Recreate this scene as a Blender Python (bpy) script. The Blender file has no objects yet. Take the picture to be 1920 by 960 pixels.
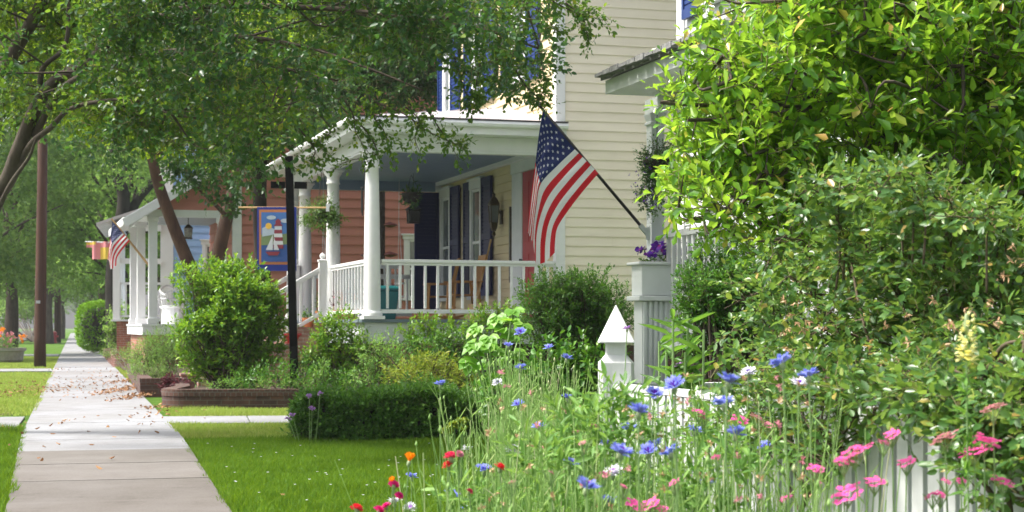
import bpy, math, random
import numpy as np
PI = math.pi
rng = np.random.default_rng(11)
random.seed(5)
scene = bpy.context.scene
C = scene.collection
CH = 1.2            # camera height
F = 3200.0          # focal length in photograph pixels
HZ = 612.0          # horizon row

def W(px, py, Y):
    """photograph pixel at depth Y -> point"""
    return np.array([(px - 960.0) / F * Y, Y, CH - (py - HZ) / F * Y])

# ------------------------------------------------------------------ materials
def new_mat(name):
    m = bpy.data.materials.new(name); m.use_nodes = True
    nt = m.node_tree
    for n in list(nt.nodes): nt.nodes.remove(n)
    out = nt.nodes.new('ShaderNodeOutputMaterial')
    b = nt.nodes.new('ShaderNodeBsdfPrincipled')
    nt.links.new(b.outputs[0], out.inputs[0])
    return m, nt, b, out

def ramp(nt, fac, stops):
    r = nt.nodes.new('ShaderNodeValToRGB')
    el = r.color_ramp.elements
    while len(el) > 1: el.remove(el[0])
    el[0].position = stops[0][0]; el[0].color = (*stops[0][1], 1)
    for p, c in stops[1:]:
        e = el.new(p); e.color = (*c, 1)
    nt.links.new(fac, r.inputs[0])
    return r.outputs[0]

def noise(nt, scale, detail=4, rough=.6, vec=None, stretch=None):
    tc = nt.nodes.new('ShaderNodeTexCoord')
    src = tc.outputs['Object'] if vec is None else vec
    if stretch is not None:
        mp = nt.nodes.new('ShaderNodeMapping'); mp.inputs['Scale'].default_value = stretch
        nt.links.new(src, mp.inputs[0]); src = mp.outputs[0]
    n = nt.nodes.new('ShaderNodeTexNoise')
    n.inputs['Scale'].default_value = scale; n.inputs['Detail'].default_value = detail
    n.inputs['Roughness'].default_value = rough
    nt.links.new(src, n.inputs['Vector'])
    return n.outputs['Fac']

def bump(nt, b, h, strength=.3, dist=.01):
    bp = nt.nodes.new('ShaderNodeBump')
    bp.inputs['Strength'].default_value = strength; bp.inputs['Distance'].default_value = dist
    nt.links.new(h, bp.inputs['Height']); nt.links.new(bp.outputs[0], b.inputs['Normal'])

def mixc(nt, fac, a, c, mode='MIX'):
    m = nt.nodes.new('ShaderNodeMix'); m.data_type = 'RGBA'; m.blend_type = mode
    for s, v in ((0, fac), (6, a), (7, c)):
        if hasattr(v, 'links') or hasattr(v, 'is_linked'): nt.links.new(v, m.inputs[s])
        elif isinstance(v, (int, float)): m.inputs[s].default_value = v
        else: m.inputs[s].default_value = (*v, 1)
    return m.outputs[2]

def surf(name, c1, c2=None, scale=3.0, rough=.6, bs=0, bstr=.25, spec=.4, stretch=None, grime=None, metal=0):
    m, nt, b, out = new_mat(name)
    c2 = c2 or tuple(x * .85 for x in c1)
    f = noise(nt, scale, 5, .65, stretch=stretch)
    col = ramp(nt, f, [(.35, c1), (.65, c2)])
    if grime:
        g = noise(nt, scale * .23, 6, .7)
        r = ramp(nt, g, [(.5, (0, 0, 0)), (.75, (1, 1, 1))])
        gm = nt.nodes.new('ShaderNodeMath'); gm.operation = 'MULTIPLY'; gm.inputs[1].default_value = .5
        nt.links.new(r, gm.inputs[0])
        col = mixc(nt, gm.outputs[0], col, grime)
    nt.links.new(col, b.inputs['Base Color'])
    b.inputs['Roughness'].default_value = rough
    b.inputs['Specular IOR Level'].default_value = spec
    b.inputs['Metallic'].default_value = metal
    if bs: bump(nt, b, noise(nt, bs, 4, .7, stretch=stretch), bstr)
    return m

def leafmat(name, stops, trans=(.25, .4, .03), tf=.35, rough=.4, spec=.4, big=None):
    """leaf: colour differs from leaf to leaf; thin, so light passes through"""
    m, nt, b, out = new_mat(name)
    g = nt.nodes.new('ShaderNodeNewGeometry')
    col = ramp(nt, g.outputs['Random Per Island'], stops)
    if big:
        f = noise(nt, big[0], 3, .5)
        col = mixc(nt, ramp(nt, f, [(.42, (0, 0, 0)), (.62, (1, 1, 1))]), col, mixc(nt, 1.0, col, big[1], 'MULTIPLY'))
    nt.links.new(col, b.inputs['Base Color'])
    b.inputs['Roughness'].default_value = rough
    b.inputs['Specular IOR Level'].default_value = spec
    t = nt.nodes.new('ShaderNodeBsdfTranslucent')
    tc = mixc(nt, .6, col, trans)
    nt.links.new(tc, t.inputs[0])
    mx = nt.nodes.new('ShaderNodeMixShader'); mx.inputs[0].default_value = tf
    nt.links.new(b.outputs[0], mx.inputs[1]); nt.links.new(t.outputs[0], mx.inputs[2])
    nt.links.new(mx.outputs[0], out.inputs[0])
    return m

def brickmat(name, c1, c2, mortar, sx=.2, sz=.067, rough=.85, msize=.012, vertical=False):
    m, nt, b, out = new_mat(name)
    uv = nt.nodes.new('ShaderNodeUVMap')
    bt = nt.nodes.new('ShaderNodeTexBrick')
    bt.inputs['Scale'].default_value = 1.0
    bt.inputs['Brick Width'].default_value = sx; bt.inputs['Row Height'].default_value = sz
    bt.inputs['Mortar Size'].default_value = msize * .5; bt.inputs['Mortar Smooth'].default_value = .2
    bt.inputs['Color1'].default_value = (*c1, 1); bt.inputs['Color2'].default_value = (*c2, 1)
    bt.inputs['Mortar'].default_value = (*mortar, 1)
    nt.links.new(uv.outputs[0], bt.inputs['Vector'])
    f = noise(nt, 7, 6, .7)
    col = mixc(nt, 1.0, bt.outputs[0], ramp(nt, f, [(.3, (.7, .7, .7)), (.7, (1.25, 1.2, 1.15))]), 'MULTIPLY')
    nt.links.new(col, b.inputs['Base Color'])
    b.inputs['Roughness'].default_value = rough
    bump(nt, b, bt.outputs['Fac'], -.6, .006)
    return m

M = {}
M['white'] = surf('white_paint', (.72, .725, .74), (.65, .66, .68), 2.5, .42, 30, .08, grime=(.56, .56, .53))
M['white_bright'] = surf('bright_white_paint', (.79, .79, .795), (.74, .74, .75), 2.5, .4, 40, .05, grime=(.66, .66, .62))
M['fence_white'] = surf('fence_white_paint', (.6, .61, .62), (.5, .515, .52), 5, .5, 60, .25, stretch=(1, 1, .25), grime=(.5, .51, .46))
M['offwhite'] = surf('grey_white_paint', (.68, .7, .7), (.6, .63, .63), 2.0, .5, 25, .1, grime=(.35, .37, .35))
M['post_grey'] = surf('pale_grey_paint', (.64, .67, .69), (.57, .6, .63), 2.0, .5, 25, .1)
M['roofpaint'] = surf('weathered_white_roof', (.52, .49, .5), (.4, .37, .385), 2.2, .5, 12, .1, grime=(.17, .15, .15))
M['cream'] = surf('cream_siding', (.88, .79, .65), (.82, .73, .59), .8, .55, 60, .05, stretch=(.6, .6, 8), grime=(.66, .57, .42))
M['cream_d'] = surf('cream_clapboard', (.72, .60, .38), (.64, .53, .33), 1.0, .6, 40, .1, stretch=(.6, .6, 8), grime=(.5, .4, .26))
M['pink'] = surf('coral_siding', (.47, .19, .15), (.41, .165, .13), 1.0, .6, 50, .08, stretch=(.6, .6, 6), grime=(.42, .17, .13))
M['bluesid'] = surf('pale_blue_siding', (.3, .46, .74), (.27, .42, .68), 1.0, .55, 50, .08, stretch=(.6, .6, 6))
M['haint'] = surf('blue_grey_ceiling', (.2, .27, .37), (.17, .235, .33), 3, .5)
M['greyceil'] = surf('grey_ceiling', (.25, .28, .31), (.22, .25, .28), 3, .5)
M['navy'] = surf('navy_shutter', (.011, .016, .082), (.015, .021, .096), 3, .45, 40, .1)
M['blue'] = surf('royal_blue_shutter', (.014, .036, .15), (.018, .044, .175), 3, .45, 40, .1)
M['red'] = surf('red_door', (.42, .025, .035), (.36, .02, .03), 3, .4)
M['deck'] = surf('blue_grey_deck', (.16, .2, .24), (.13, .17, .21), 3, .5)
M['skirt'] = surf('white_skirt', (.62, .65, .67), (.56, .59, .62), 2, .5, grime=(.4, .42, .4))
M['glass'] = surf('window_glass', (.1, .12, .13), (.2, .22, .23), 1.2, .06, spec=.9)
M['black'] = surf('black_iron', (.012, .012, .013), (.02, .02, .02), 5, .45)
M['blackpost'] = surf('black_painted_post', (.003, .003, .0035), (.006, .006, .006), 4, .8, 40, .2, spec=.15)
M['bronze'] = surf('bronze_lamp', (.05, .035, .02), (.09, .07, .04), 8, .4, metal=.5)
M['lampglass'] = surf('lamp_glass', (.3, .3, .27), (.16, .16, .15), 9, .12, spec=.6)
M['wood'] = surf('honey_wood', (.45, .23, .07), (.36, .17, .05), 6, .45, stretch=(1, 1, .2))
M['palewood'] = surf('pale_wood', (.55, .36, .17), (.45, .28, .12), 6, .5)
M['polewood'] = surf('creosoted_pole_wood', (.085, .036, .02), (.038, .018, .011), 2.2, .8, 24, .7, stretch=(3, 3, .16), grime=(.035, .022, .017))
M['bark'] = surf('grey_brown_bark', (.105, .08, .062), (.05, .038, .03), 6, .9, 30, 1.0, stretch=(1, 1, .3), grime=(.13, .12, .09))
M['bark_red'] = surf('reddish_brown_bark', (.12, .068, .045), (.055, .03, .022), 5, .9, 26, 1.0, stretch=(1, 1, .3))
M['bark_dark'] = surf('dark_bark', (.04, .033, .028), (.02, .017, .015), 5, .9, 20, .8, stretch=(1, 1, .3))
M['twig'] = surf('brown_twig', (.1, .075, .045), (.06, .045, .025), 8, .8)
M['twig_g'] = surf('green_brown_twig', (.14, .14, .05), (.1, .085, .035), 8, .7)
M['soil'] = surf('dark_soil', (.045, .03, .02), (.08, .055, .035), 9, .95, 30, .8)
M['terracotta'] = surf('terracotta', (.5, .2, .08), (.42, .16, .06), 5, .7)
M['redpot'] = surf('red_pot_glaze', (.45, .02, .02), (.38, .015, .015), 5, .3)
M['teal'] = surf('dark_teal_plastic', (.006, .1, .1), (.006, .085, .09), 4, .4)
M['stone'] = surf('cast_stone', (.42, .4, .34), (.3, .29, .25), 5, .85, 20, .5, grime=(.16, .15, .12))
M['darkred'] = surf('dark_red_enamel', (.12, .015, .012), (.09, .01, .01), 5, .4)
M['chrome'] = surf('silver_tube', (.55, .56, .58), (.4, .42, .44), 5, .3, metal=.8)
M['shingle'] = surf('grey_shingles', (.3, .3, .3), (.15, .15, .155), 9, .9, 30, .9, stretch=(1, 3, 1), grime=(.4, .4, .38))
M['asphalt'] = surf('asphalt', (.055, .055, .055), (.045, .045, .045), 4, .9, 60, .4)
M['brick'] = brickmat('dark_red_brick', (.1, .045, .034), (.055, .03, .026), (.1, .085, .075))
M['brickcap'] = brickmat('brick_on_edge', (.105, .048, .036), (.06, .033, .028), (.11, .095, .085), .075, .25)
M['brick_r'] = brickmat('orange_red_brick', (.38, .14, .085), (.27, .1, .07), (.36, .3, .26))
M['brick_p'] = brickmat('pink_brick', (.42, .22, .18), (.3, .14, .11), (.45, .4, .36))
# flags
M['fred'] = surf('flag_red', (.62, .018, .03), (.55, .012, .025), 6, .65, 90, .1)
M['fwhite'] = surf('flag_white', (.82, .82, .85), (.78, .78, .82), 6, .65, 90, .1)
M['fblue'] = surf('flag_navy', (.012, .022, .115), (.016, .028, .13), 6, .65, 90, .1)
for k in ('fred', 'fwhite', 'fblue'):
    nt = M[k].node_tree; b = [n for n in nt.nodes if n.type == 'BSDF_PRINCIPLED'][0]
    t = nt.nodes.new('ShaderNodeBsdfTranslucent'); src = b.inputs['Base Color'].links[0].from_socket
    nt.links.new(src, t.inputs[0]); mx = nt.nodes.new('ShaderNodeMixShader'); mx.inputs[0].default_value = .3
    out = [n for n in nt.nodes if n.type == 'OUTPUT_MATERIAL'][0]
    nt.links.new(b.outputs[0], mx.inputs[1]); nt.links.new(t.outputs[0], mx.inputs[2]); nt.links.new(mx.outputs[0], out.inputs[0])
def flat(n, c, r=.6): M[n] = surf(n, c, tuple(x * .92 for x in c), 6, r)
flat('cloth_blue', (.02, .04, .27)); flat('cloth_orange', (.55, .2, .08)); flat('cloth_sky', (.07, .18, .46)); flat('cloth_sea', (.04, .1, .32))
flat('cloth_red', (.25, .04, .06)); flat('cloth_yellow', (.85, .5, .08)); flat('cloth_green', (.2, .27, .12)); flat('cloth_cloud', (.45, .52, .6))
flat('cloth_pink', (.8, .3, .33)); flat('cloth_gold', (.85, .6, .1)); flat('cloth_dusk', (.3, .3, .16))

# leaves
def g(s): return s
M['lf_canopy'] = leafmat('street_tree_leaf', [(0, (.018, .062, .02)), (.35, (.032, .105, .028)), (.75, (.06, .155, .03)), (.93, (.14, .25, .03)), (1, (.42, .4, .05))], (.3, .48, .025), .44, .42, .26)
M['lf_back'] = leafmat('painted_backlit_leaf', [(0, (.05, .13, .015)), (.4, (.11, .22, .02)), (.8, (.2, .32, .03)), (1, (.45, .45, .05))], (.5, .68, .03), .55, .5, .25)  # bright yellow-green: backlit glow of the canopy put into the leaf colour
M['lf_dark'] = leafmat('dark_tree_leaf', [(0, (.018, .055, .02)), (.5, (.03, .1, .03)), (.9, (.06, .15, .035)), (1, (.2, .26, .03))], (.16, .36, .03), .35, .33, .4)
M['lf_ever'] = leafmat('evergreen_leaf', [(0, (.008, .03, .008)), (.5, (.016, .055, .014)), (.9, (.03, .09, .02)), (1, (.09, .16, .03))], (.1, .25, .02), .25, .4, .3)
M['lf_far'] = leafmat('far_tree_leaf', [(0, (.09, .19, .04)), (.5, (.14, .27, .06)), (1, (.24, .38, .08))], (.4, .6, .12), .45, .6, .2)
M['lf_far2'] = leafmat('far_olive_leaf', [(0, (.06, .13, .035)), (.5, (.1, .19, .05)), (1, (.16, .27, .06))], (.3, .46, .08), .42, .6, .2)
M['lf_privet'] = leafmat('glossy_hedge_leaf', [(0, (.05, .15, .015)), (.45, (.1, .26, .02)), (.85, (.19, .38, .03)), (1, (.32, .46, .05))], (.4, .62, .03), .36, .32, .38)
M['lf_big'] = leafmat('glossy_yellow_green_leaf', [(0, (.03, .1, .016)), (.35, (.085, .23, .024)), (.7, (.18, .38, .035)), (.88, (.32, .5, .05)), (.965, (.5, .6, .08)), (1, (.75, .42, .14))], (.56, .85, .06), .44, .2, .6)
M['lf_rose'] = leafmat('rose_leaf', [(0, (.025, .08, .02)), (.5, (.065, .16, .038)), (.86, (.13, .26, .065)), (.96, (.28, .34, .06)), (1, (.42, .26, .07))], (.36, .56, .07), .36, .33, .5)
M['lf_holly'] = leafmat('dark_glossy_leaf', [(0, (.025, .085, .012)), (.5, (.045, .15, .018)), (.85, (.08, .22, .022)), (1, (.18, .32, .04))], (.2, .42, .03), .3, .36, .3)
M['lf_box'] = leafmat('low_hedge_leaf', [(0, (.035, .11, .018)), (.5, (.075, .2, .03)), (.85, (.13, .29, .04)), (1, (.18, .34, .05))], (.22, .46, .03), .32, .45, .3)
M['lf_round'] = leafmat('clipped_bush_leaf', [(0, (.12, .3, .01)), (1, (.24, .46, .015))], (.4, .65, .02), .3, .5, .3)
M['lf_lime'] = leafmat('lime_lobed_leaf', [(0, (.1, .26, .03)), (.5, (.17, .37, .04)), (1, (.28, .46, .08))], (.4, .7, .03), .42, .45, .5)
M['lf_gold'] = leafmat('yellow_green_leaf', [(0, (.1, .19, .015)), (.6, (.18, .27, .02)), (1, (.3, .33, .04))], (.45, .5, .05), .35, .5, .3)
M['lf_lily'] = leafmat('lily_leaf', [(0, (.06, .17, .03)), (1, (.12, .27, .04))], (.3, .55, .05), .4, .4, .5)
M['lf_fern'] = leafmat('fern_leaf', [(0, (.04, .1, .015)), (1, (.1, .2, .03))], (.2, .4, .03), .3, .5, .3)
M['lf_maroon'] = leafmat('maroon_leaf', [(0, (.05, .012, .018)), (1, (.1, .02, .03))], (.2, .04, .05), .3, .5, .3)
M['lf_meadow'] = leafmat('meadow_leaf', [(0, (.2, .36, .1)), (.5, (.3, .48, .15)), (.85, (.42, .58, .24)), (1, (.6, .56, .4))], (.5, .7, .2), .4, .55, .3)
M['lf_under'] = leafmat('meadow_undergrowth', [(0, (.07, .18, .035)), (.6, (.14, .3, .065)), (1, (.24, .41, .1))], (.36, .56, .08), .4, .5, .3)
M['grass'] = leafmat('lawn_blade', [(0, (.06, .15, .008)), (.6, (.1, .21, .012)), (1, (.17, .29, .02))], (.28, .44, .02), .38, .6, .15, big=(1.1, (.66, .74, .6)))
M['grass2'] = leafmat('verge_blade', [(0, (.2, .31, .04)), (.6, (.28, .4, .07)), (1, (.44, .46, .15))], (.5, .62, .1), .38, .6, .2, big=(.9, (.85, .8, .8)))
M['dryleaf'] = leafmat('dry_leaf', [(0, (.13, .065, .035)), (.5, (.24, .12, .06)), (.85, (.36, .19, .09)), (1, (.45, .28, .15))], (.3, .15, .06), .15, .8, .2)
M['pet_blue'] = leafmat('blue_petal', [(0, (.22, .25, .74)), (.6, (.36, .4, .86)), (1, (.6, .64, .96))], (.3, .38, 1), .4, .6, .2)
M['pet_white'] = leafmat('white_petal', [(0, (.75, .73, .85)), (1, (.9, .9, .92))], (.9, .9, .95), .35, .6, .2)
M['pet_violet'] = leafmat('violet_petal', [(0, (.1, .02, .32)), (1, (.2, .06, .5))], (.2, .05, .5), .25, .6, .2)
M['pet_lilac'] = leafmat('lilac_petal', [(0, (.45, .22, .6)), (1, (.62, .36, .72))], (.6, .4, .8), .3, .6, .2)
M['pet_pink'] = leafmat('bright_pink_petal', [(0, (.78, .09, .36)), (1, (.9, .17, .5))], (.95, .2, .5), .35, .6, .2)
M['pet_fade'] = leafmat('faded_pink_petal', [(0, (.55, .2, .24)), (1, (.75, .32, .42))], (.8, .4, .4), .3, .6, .2)
M['pet_red'] = leafmat('red_petal', [(0, (.7, .015, .04)), (1, (.85, .05, .09))], (.9, .06, .08), .3, .6, .2)
M['pet_rose'] = leafmat('crimson_pink_petal', [(0, (.75, .02, .12)), (1, (.88, .09, .26))], (.9, .1, .2), .3, .6, .2)
M['pet_mag'] = leafmat('magenta_petal', [(0, (.65, .01, .2)), (1, (.8, .03, .32))], (.9, .05, .3), .3, .6, .2)
M['pet_orange'] = leafmat('orange_petal', [(0, (.9, .26, .005)), (1, (.95, .36, .01))], (1, .4, .02), .4, .45, .3)
M['pet_yellow'] = leafmat('pale_yellow_petal', [(0, (.7, .72, .36)), (.75, (.8, .8, .48)), (1, (.88, .74, .1))], (.9, .85, .3), .4, .5, .3)
M['pansy'] = leafmat('purple_pansy_petal', [(0, (.06, .01, .2)), (.8, (.13, .03, .4)), (1, (.4, .03, .15))], (.2, .05, .5), .25, .6, .2)
M['rosehip'] = leafmat('spent_blossom', [(0, (.34, .2, .11)), (.6, (.52, .34, .2)), (1, (.66, .5, .34))], (.5, .3, .15), .2, .8, .2)
M['bud'] = surf('green_bud', (.22, .32, .14), (.3, .38, .2), 60, .6)
M['stem'] = surf('green_stem', (.16, .28, .08), (.22, .34, .13), 20, .6)

# ------------------------------------------------------------------ mesh building
class MB:
    def __init__(s): s.v = []; s.f = []; s.m = []
    def add(s, vs, fs, m=0):
        o = len(s.v); s.v.extend([tuple(map(float, v)) for v in vs])
        s.f.extend([tuple(i + o for i in f) for f in fs]); s.m.extend([m] * len(fs))
    def box(s, c, d, R=None, m=0):
        c = np.array(c, float); d = np.array(d, float) / 2
        vs = []
        for i in (-1, 1):
            for j in (-1, 1):
                for k in (-1, 1):
                    p = d * (i, j, k)
                    if R is not None: p = R @ p
                    vs.append(c + p)
        s.add(vs, [(0, 1, 3, 2), (4, 6, 7, 5), (0, 4, 5, 1), (2, 3, 7, 6), (0, 2, 6, 4), (1, 5, 7, 3)], m)
    def bb(s, x0, x1, y0, y1, z0, z1, m=0):
        s.box(((x0 + x1) / 2, (y0 + y1) / 2, (z0 + z1) / 2), (abs(x1 - x0), abs(y1 - y0), abs(z1 - z0)), None, m)
    def bar(s, a, b, w, h, m=0, up=(0, 0, 1)):
        a = np.array(a, float); b = np.array(b, float); d = b - a; L = np.linalg.norm(d); d /= L
        x = np.cross(d, up); x /= np.linalg.norm(x); z = np.cross(x, d)
        s.box((a + b) / 2, (w, L, h), np.array([x, d, z]).T, m)
    def tube(s, pts, rad, seg=8, m=0, cap=True):
        pts = np.array(pts, float); n = len(pts)
        rad = np.full(n, rad, float) if np.isscalar(rad) else np.array(rad, float)
        T = np.gradient(pts, axis=0); T /= np.linalg.norm(T, axis=1)[:, None] + 1e-9
        ref = np.array([0, 0, 1.]) if abs(T[0][2]) < .9 else np.array([1., 0, 0])
        vs = []
        X = np.cross(T[0], ref); X /= np.linalg.norm(X)
        for i in range(n):
            X = X - T[i] * X.dot(T[i]); X /= np.linalg.norm(X) + 1e-9
            Y = np.cross(T[i], X)
            for k in range(seg):
                a = 2 * PI * k / seg
                vs.append(pts[i] + rad[i] * (math.cos(a) * X + math.sin(a) * Y))
        fs = [(i * seg + k, i * seg + (k + 1) % seg, (i + 1) * seg + (k + 1) % seg, (i + 1) * seg + k) for i in range(n - 1) for k in range(seg)]
        if cap: fs += [tuple(range(seg))[::-1], tuple((n - 1) * seg + k for k in range(seg))]
        s.add(vs, fs, m)
    def lathe(s, c, prof, seg=20, m=0):
        """prof: (radius, z) pairs"""
        c = np.array(c, float); vs = []; n = len(prof)
        for r, z in prof:
            for k in range(seg):
                a = 2 * PI * k / seg; vs.append(c + (r * math.cos(a), r * math.sin(a), z))
        fs = [(i * seg + k, i * seg + (k + 1) % seg, (i + 1) * seg + (k + 1) % seg, (i + 1) * seg + k) for i in range(n - 1) for k in range(seg)]
        fs += [tuple(range(seg))[::-1], tuple((n - 1) * seg + k for k in range(seg))]
        s.add(vs, fs, m)
    def sq(s, c, prof, m=0, rot=0):
        """square-section turning"""
        c = np.array(c, float); vs = []; n = len(prof)
        for r, z in prof:
            for k in range(4):
                a = PI / 4 + k * PI / 2 + rot; vs.append(c + (r * 1.41421 * math.cos(a), r * 1.41421 * math.sin(a), z))
        fs = [(i * 4 + k, i * 4 + (k + 1) % 4, (i + 1) * 4 + (k + 1) % 4, (i + 1) * 4 + k) for i in range(n - 1) for k in range(4)]
        fs += [(3, 2, 1, 0), tuple((n - 1) * 4 + k for k in range(4))]
        s.add(vs, fs, m)
    def poly(s, vs, m=0): s.add(vs, [tuple(range(len(vs)))], m)
    def slab(s, pts, z0, z1, m=0):
        n = len(pts)
        vs = [(p[0], p[1], z0) for p in pts] + [(p[0], p[1], z1) for p in pts]
        s.add(vs, [tuple(range(n))[::-1], tuple(range(n, 2 * n))] + [(i, (i + 1) % n, n + (i + 1) % n, n + i) for i in range(n)], m)
    def build(s, name, mats, parent=None, smooth=False, bevel=0):
        me = bpy.data.meshes.new(name); me.from_pydata(s.v, [], s.f); 
        if not isinstance(mats, (list, tuple)): mats = [mats]
        for m in mats: me.materials.append(M[m] if isinstance(m, str) else m)
        me.polygons.foreach_set('material_index', np.array(s.m, np.int32))
        if smooth: me.polygons.foreach_set('use_smooth', np.ones(len(s.f), bool))
        me.validate(); me.update()
        # box-projected UVs in metres
        uv = me.uv_layers.new(name='UVMap')
        nl = len(me.loops)
        vi = np.empty(nl, np.int32); me.loops.foreach_get('vertex_index', vi)
        co = np.empty(len(me.vertices) * 3, np.float32); me.vertices.foreach_get('co', co); co = co.reshape(-1, 3)
        nr = np.empty(len(me.polygons) * 3, np.float32); me.polygons.foreach_get('normal', nr); nr = nr.reshape(-1, 3)
        lt = np.empty(len(me.polygons), np.int32); me.polygons.foreach_get('loop_total', lt)
        ln = np.repeat(nr, lt, axis=0); p = co[vi]
        ax = np.argmax(np.abs(ln), axis=1)
        U = np.where(ax == 0, p[:, 1], p[:, 0]); V = np.where(ax == 2, p[:, 1], p[:, 2])
        uv.data.foreach_set('uv', np.stack([U, V], 1).astype(np.float32).ravel())
        o = bpy.data.objects.new(name, me); C.objects.link(o)
        if parent is not None: o.parent = parent
        if bevel:
            b = o.modifiers.new('bevel', 'BEVEL'); b.width = bevel; b.segments = 2; b.limit_method = 'ANGLE'
        return o

def tag(o, label, cat=None, group=None, kind=None):
    if label: o['label'] = label
    if cat: o['category'] = cat
    if group: o['group'] = group
    if kind: o['kind'] = kind
    return o
def empty(name, label=None, cat=None, loc=(0, 0, 0), rz=0, group=None):
    o = bpy.data.objects.new(name, None); C.objects.link(o); o.location = tuple(map(float, loc)); o.rotation_euler = (0, 0, rz)
    o.empty_display_size = .2
    return tag(o, label, cat, group)
def struct(mb, name, mats, **k):
    return tag(mb.build(name, mats, **k), None, kind='structure')
def dup(root, loc=None, rot=None, label=None, sc=None):
    r = root.copy(); C.objects.link(r)
    if loc is not None: r.location = tuple(map(float, loc))
    if rot is not None: r.rotation_euler = rot
    if sc is not None: r.scale = (sc,) * 3 if np.isscalar(sc) else sc
    if label: r['label'] = label
    def kids(a, b):
        for ch in [x for x in KIDS(a)]:
            c = ch.copy(); C.objects.link(c); c.parent = b; c.matrix_parent_inverse = ch.matrix_parent_inverse.copy(); kids(ch, c)
    kids(root, r)
    return r
def KIDS(a): return [o for o in bpy.data.objects if o.parent == a]

def smooth_path(P, n=6):
    P = np.array(P, float)
    Q = np.vstack([2 * P[0] - P[1], P, 2 * P[-1] - P[-2]])
    out = []
    for i in range(1, len(Q) - 2):
        for t in np.linspace(0, 1, n, endpoint=False):
            a, b, c, d = Q[i - 1], Q[i], Q[i + 1], Q[i + 2]
            out.append(.5 * (2 * b + (c - a) * t + (2 * a - 5 * b + 4 * c - d) * t * t + (3 * b - a - 3 * c + d) * t ** 3))
    out.append(Q[-2]); return np.array(out)

# ------------------------------------------------------------------ foliage
def unit(a): return a / (np.linalg.norm(a, axis=-1, keepdims=True) + 1e-9)
def nmesh(name, V, Fc, mats, mi=None, parent=None, k=4):
    """fast mesh from arrays: Fc (n,k) faces"""
    me = bpy.data.meshes.new(name)
    me.vertices.add(len(V)); me.vertices.foreach_set('co', V.astype(np.float32).ravel())
    nf = len(Fc); me.loops.add(nf * k); me.loops.foreach_set('vertex_index', Fc.astype(np.int32).ravel())
    me.polygons.add(nf); me.polygons.foreach_set('loop_start', np.arange(0, nf * k, k, dtype=np.int32))
    me.polygons.foreach_set('loop_total', np.full(nf, k, np.int32))
    for m in (mats if isinstance(mats, (list, tuple)) else [mats]): me.materials.append(M[m])
    if mi is not None: me.polygons.foreach_set('material_index', mi.astype(np.int32))
    me.update(calc_edges=True)
    o = bpy.data.objects.new(name, me); C.objects.link(o)
    if parent is not None: o.parent = parent
    return o
def leaves(P, D, N, L, Wd, fold=.12, droop=.1, obov=0.):
    n = len(P); L = np.broadcast_to(L, (n,))[:, None]; Wd = np.broadcast_to(Wd, (n,))[:, None]
    S = unit(np.cross(D, N)); N = np.cross(S, D)
    f = N * Wd * fold
    V = np.stack([P,
        P + D * L * (.28 + .12 * obov) - S * Wd * (.46 - .18 * obov) + f,
        P + D * L * (.64 + .08 * obov) - S * Wd * (.44 + .06 * obov) + f * .9 - N * L * droop * .4,
        P + D * L - N * L * droop,
        P + D * L * (.64 + .08 * obov) + S * Wd * (.44 + .06 * obov) + f * .9 - N * L * droop * .4,
        P + D * L * (.28 + .12 * obov) + S * Wd * (.46 - .18 * obov) + f], 1).reshape(-1, 3)
    b = np.arange(n)[:, None] * 6
    Fc = np.concatenate([b + [0, 1, 2, 3], b + [0, 3, 4, 5]], 1).reshape(-1, 4)
    return V, Fc
def perp(D):
    A = unit(np.cross(D, unit(rng.normal(size=D.shape)))); return A, np.cross(D, A)
def sprays(P, D, nl, tw, L, Wd, a0=1.2, a1=.4, up=.5, planar=False, jit=.25, **kw):
    """leafy twigs: returns leaf V,F and twig V,F"""
    n = len(P); D = unit(D)
    tw = tw * rng.uniform(.7, 1.3, n); A, B = perp(D)
    if planar:
        A = unit(np.cross(D, np.tile([0, 0, 1.], (n, 1)) + rng.normal(size=(n, 3)) * .3)); B = np.cross(D, A)
    LP, LD, LN, LL = [], [], [], []
    ph = rng.uniform(0, 2 * PI, n)
    for j in range(nl):
        s = (j + 1) / nl
        pos = P + D * (tw * s ** .85)[:, None]
        az = (ph * (not planar) + j * (PI if planar else 2.4) + rng.normal(size=n) * .2)
        R = np.cos(az)[:, None] * A + np.sin(az)[:, None] * B
        ang = a0 + (a1 - a0) * s + rng.normal(size=n) * .12
        d = unit(np.cos(ang)[:, None] * D + np.sin(ang)[:, None] * R + rng.normal(size=(n, 3)) * jit * .5 + [0, 0, -.05])
        nn = unit(D * .6 + np.array([0, 0, up]) + rng.normal(size=(n, 3)) * jit)
        LP.append(pos); LD.append(d); LN.append(nn); LL.append(L * rng.uniform(.5, 1.25, n) * (1 - .25 * (s > .8)))
    LP, LD, LN = map(np.concatenate, (LP, LD, LN)); LL = np.concatenate(LL)
    V, Fc = leaves(LP, LD, LN, LL, LL * (Wd / L), **kw)
    # twigs
    r = (np.mean(tw) * .018)
    tv = np.stack([P + A * r, P - A * r * .5 + B * r * .87, P - A * r * .5 - B * r * .87, P + D * tw[:, None]], 1).reshape(-1, 3)
    b = np.arange(n)[:, None] * 4
    tf = np.concatenate([b + [0, 1, 3, 3], b + [1, 2, 3, 3], b + [2, 0, 3, 3]], 1).reshape(-1, 4)[:, :3]
    return V, Fc, tv, tf
def join(parts):
    V, Fc, o = [], [], 0
    for v, f in parts: V.append(v); Fc.append(f + o); o += len(v)
    return np.concatenate(V), np.concatenate(Fc)
def ell(n, c, r, lo=.5):
    """points in an ellipsoid shell and outward directions"""
    d = unit(rng.normal(size=(n, 3))); rr = rng.uniform(lo ** 3, 1, n) ** (1 / 3)
    return np.array(c) + d * np.array(r) * rr[:, None], d
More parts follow.
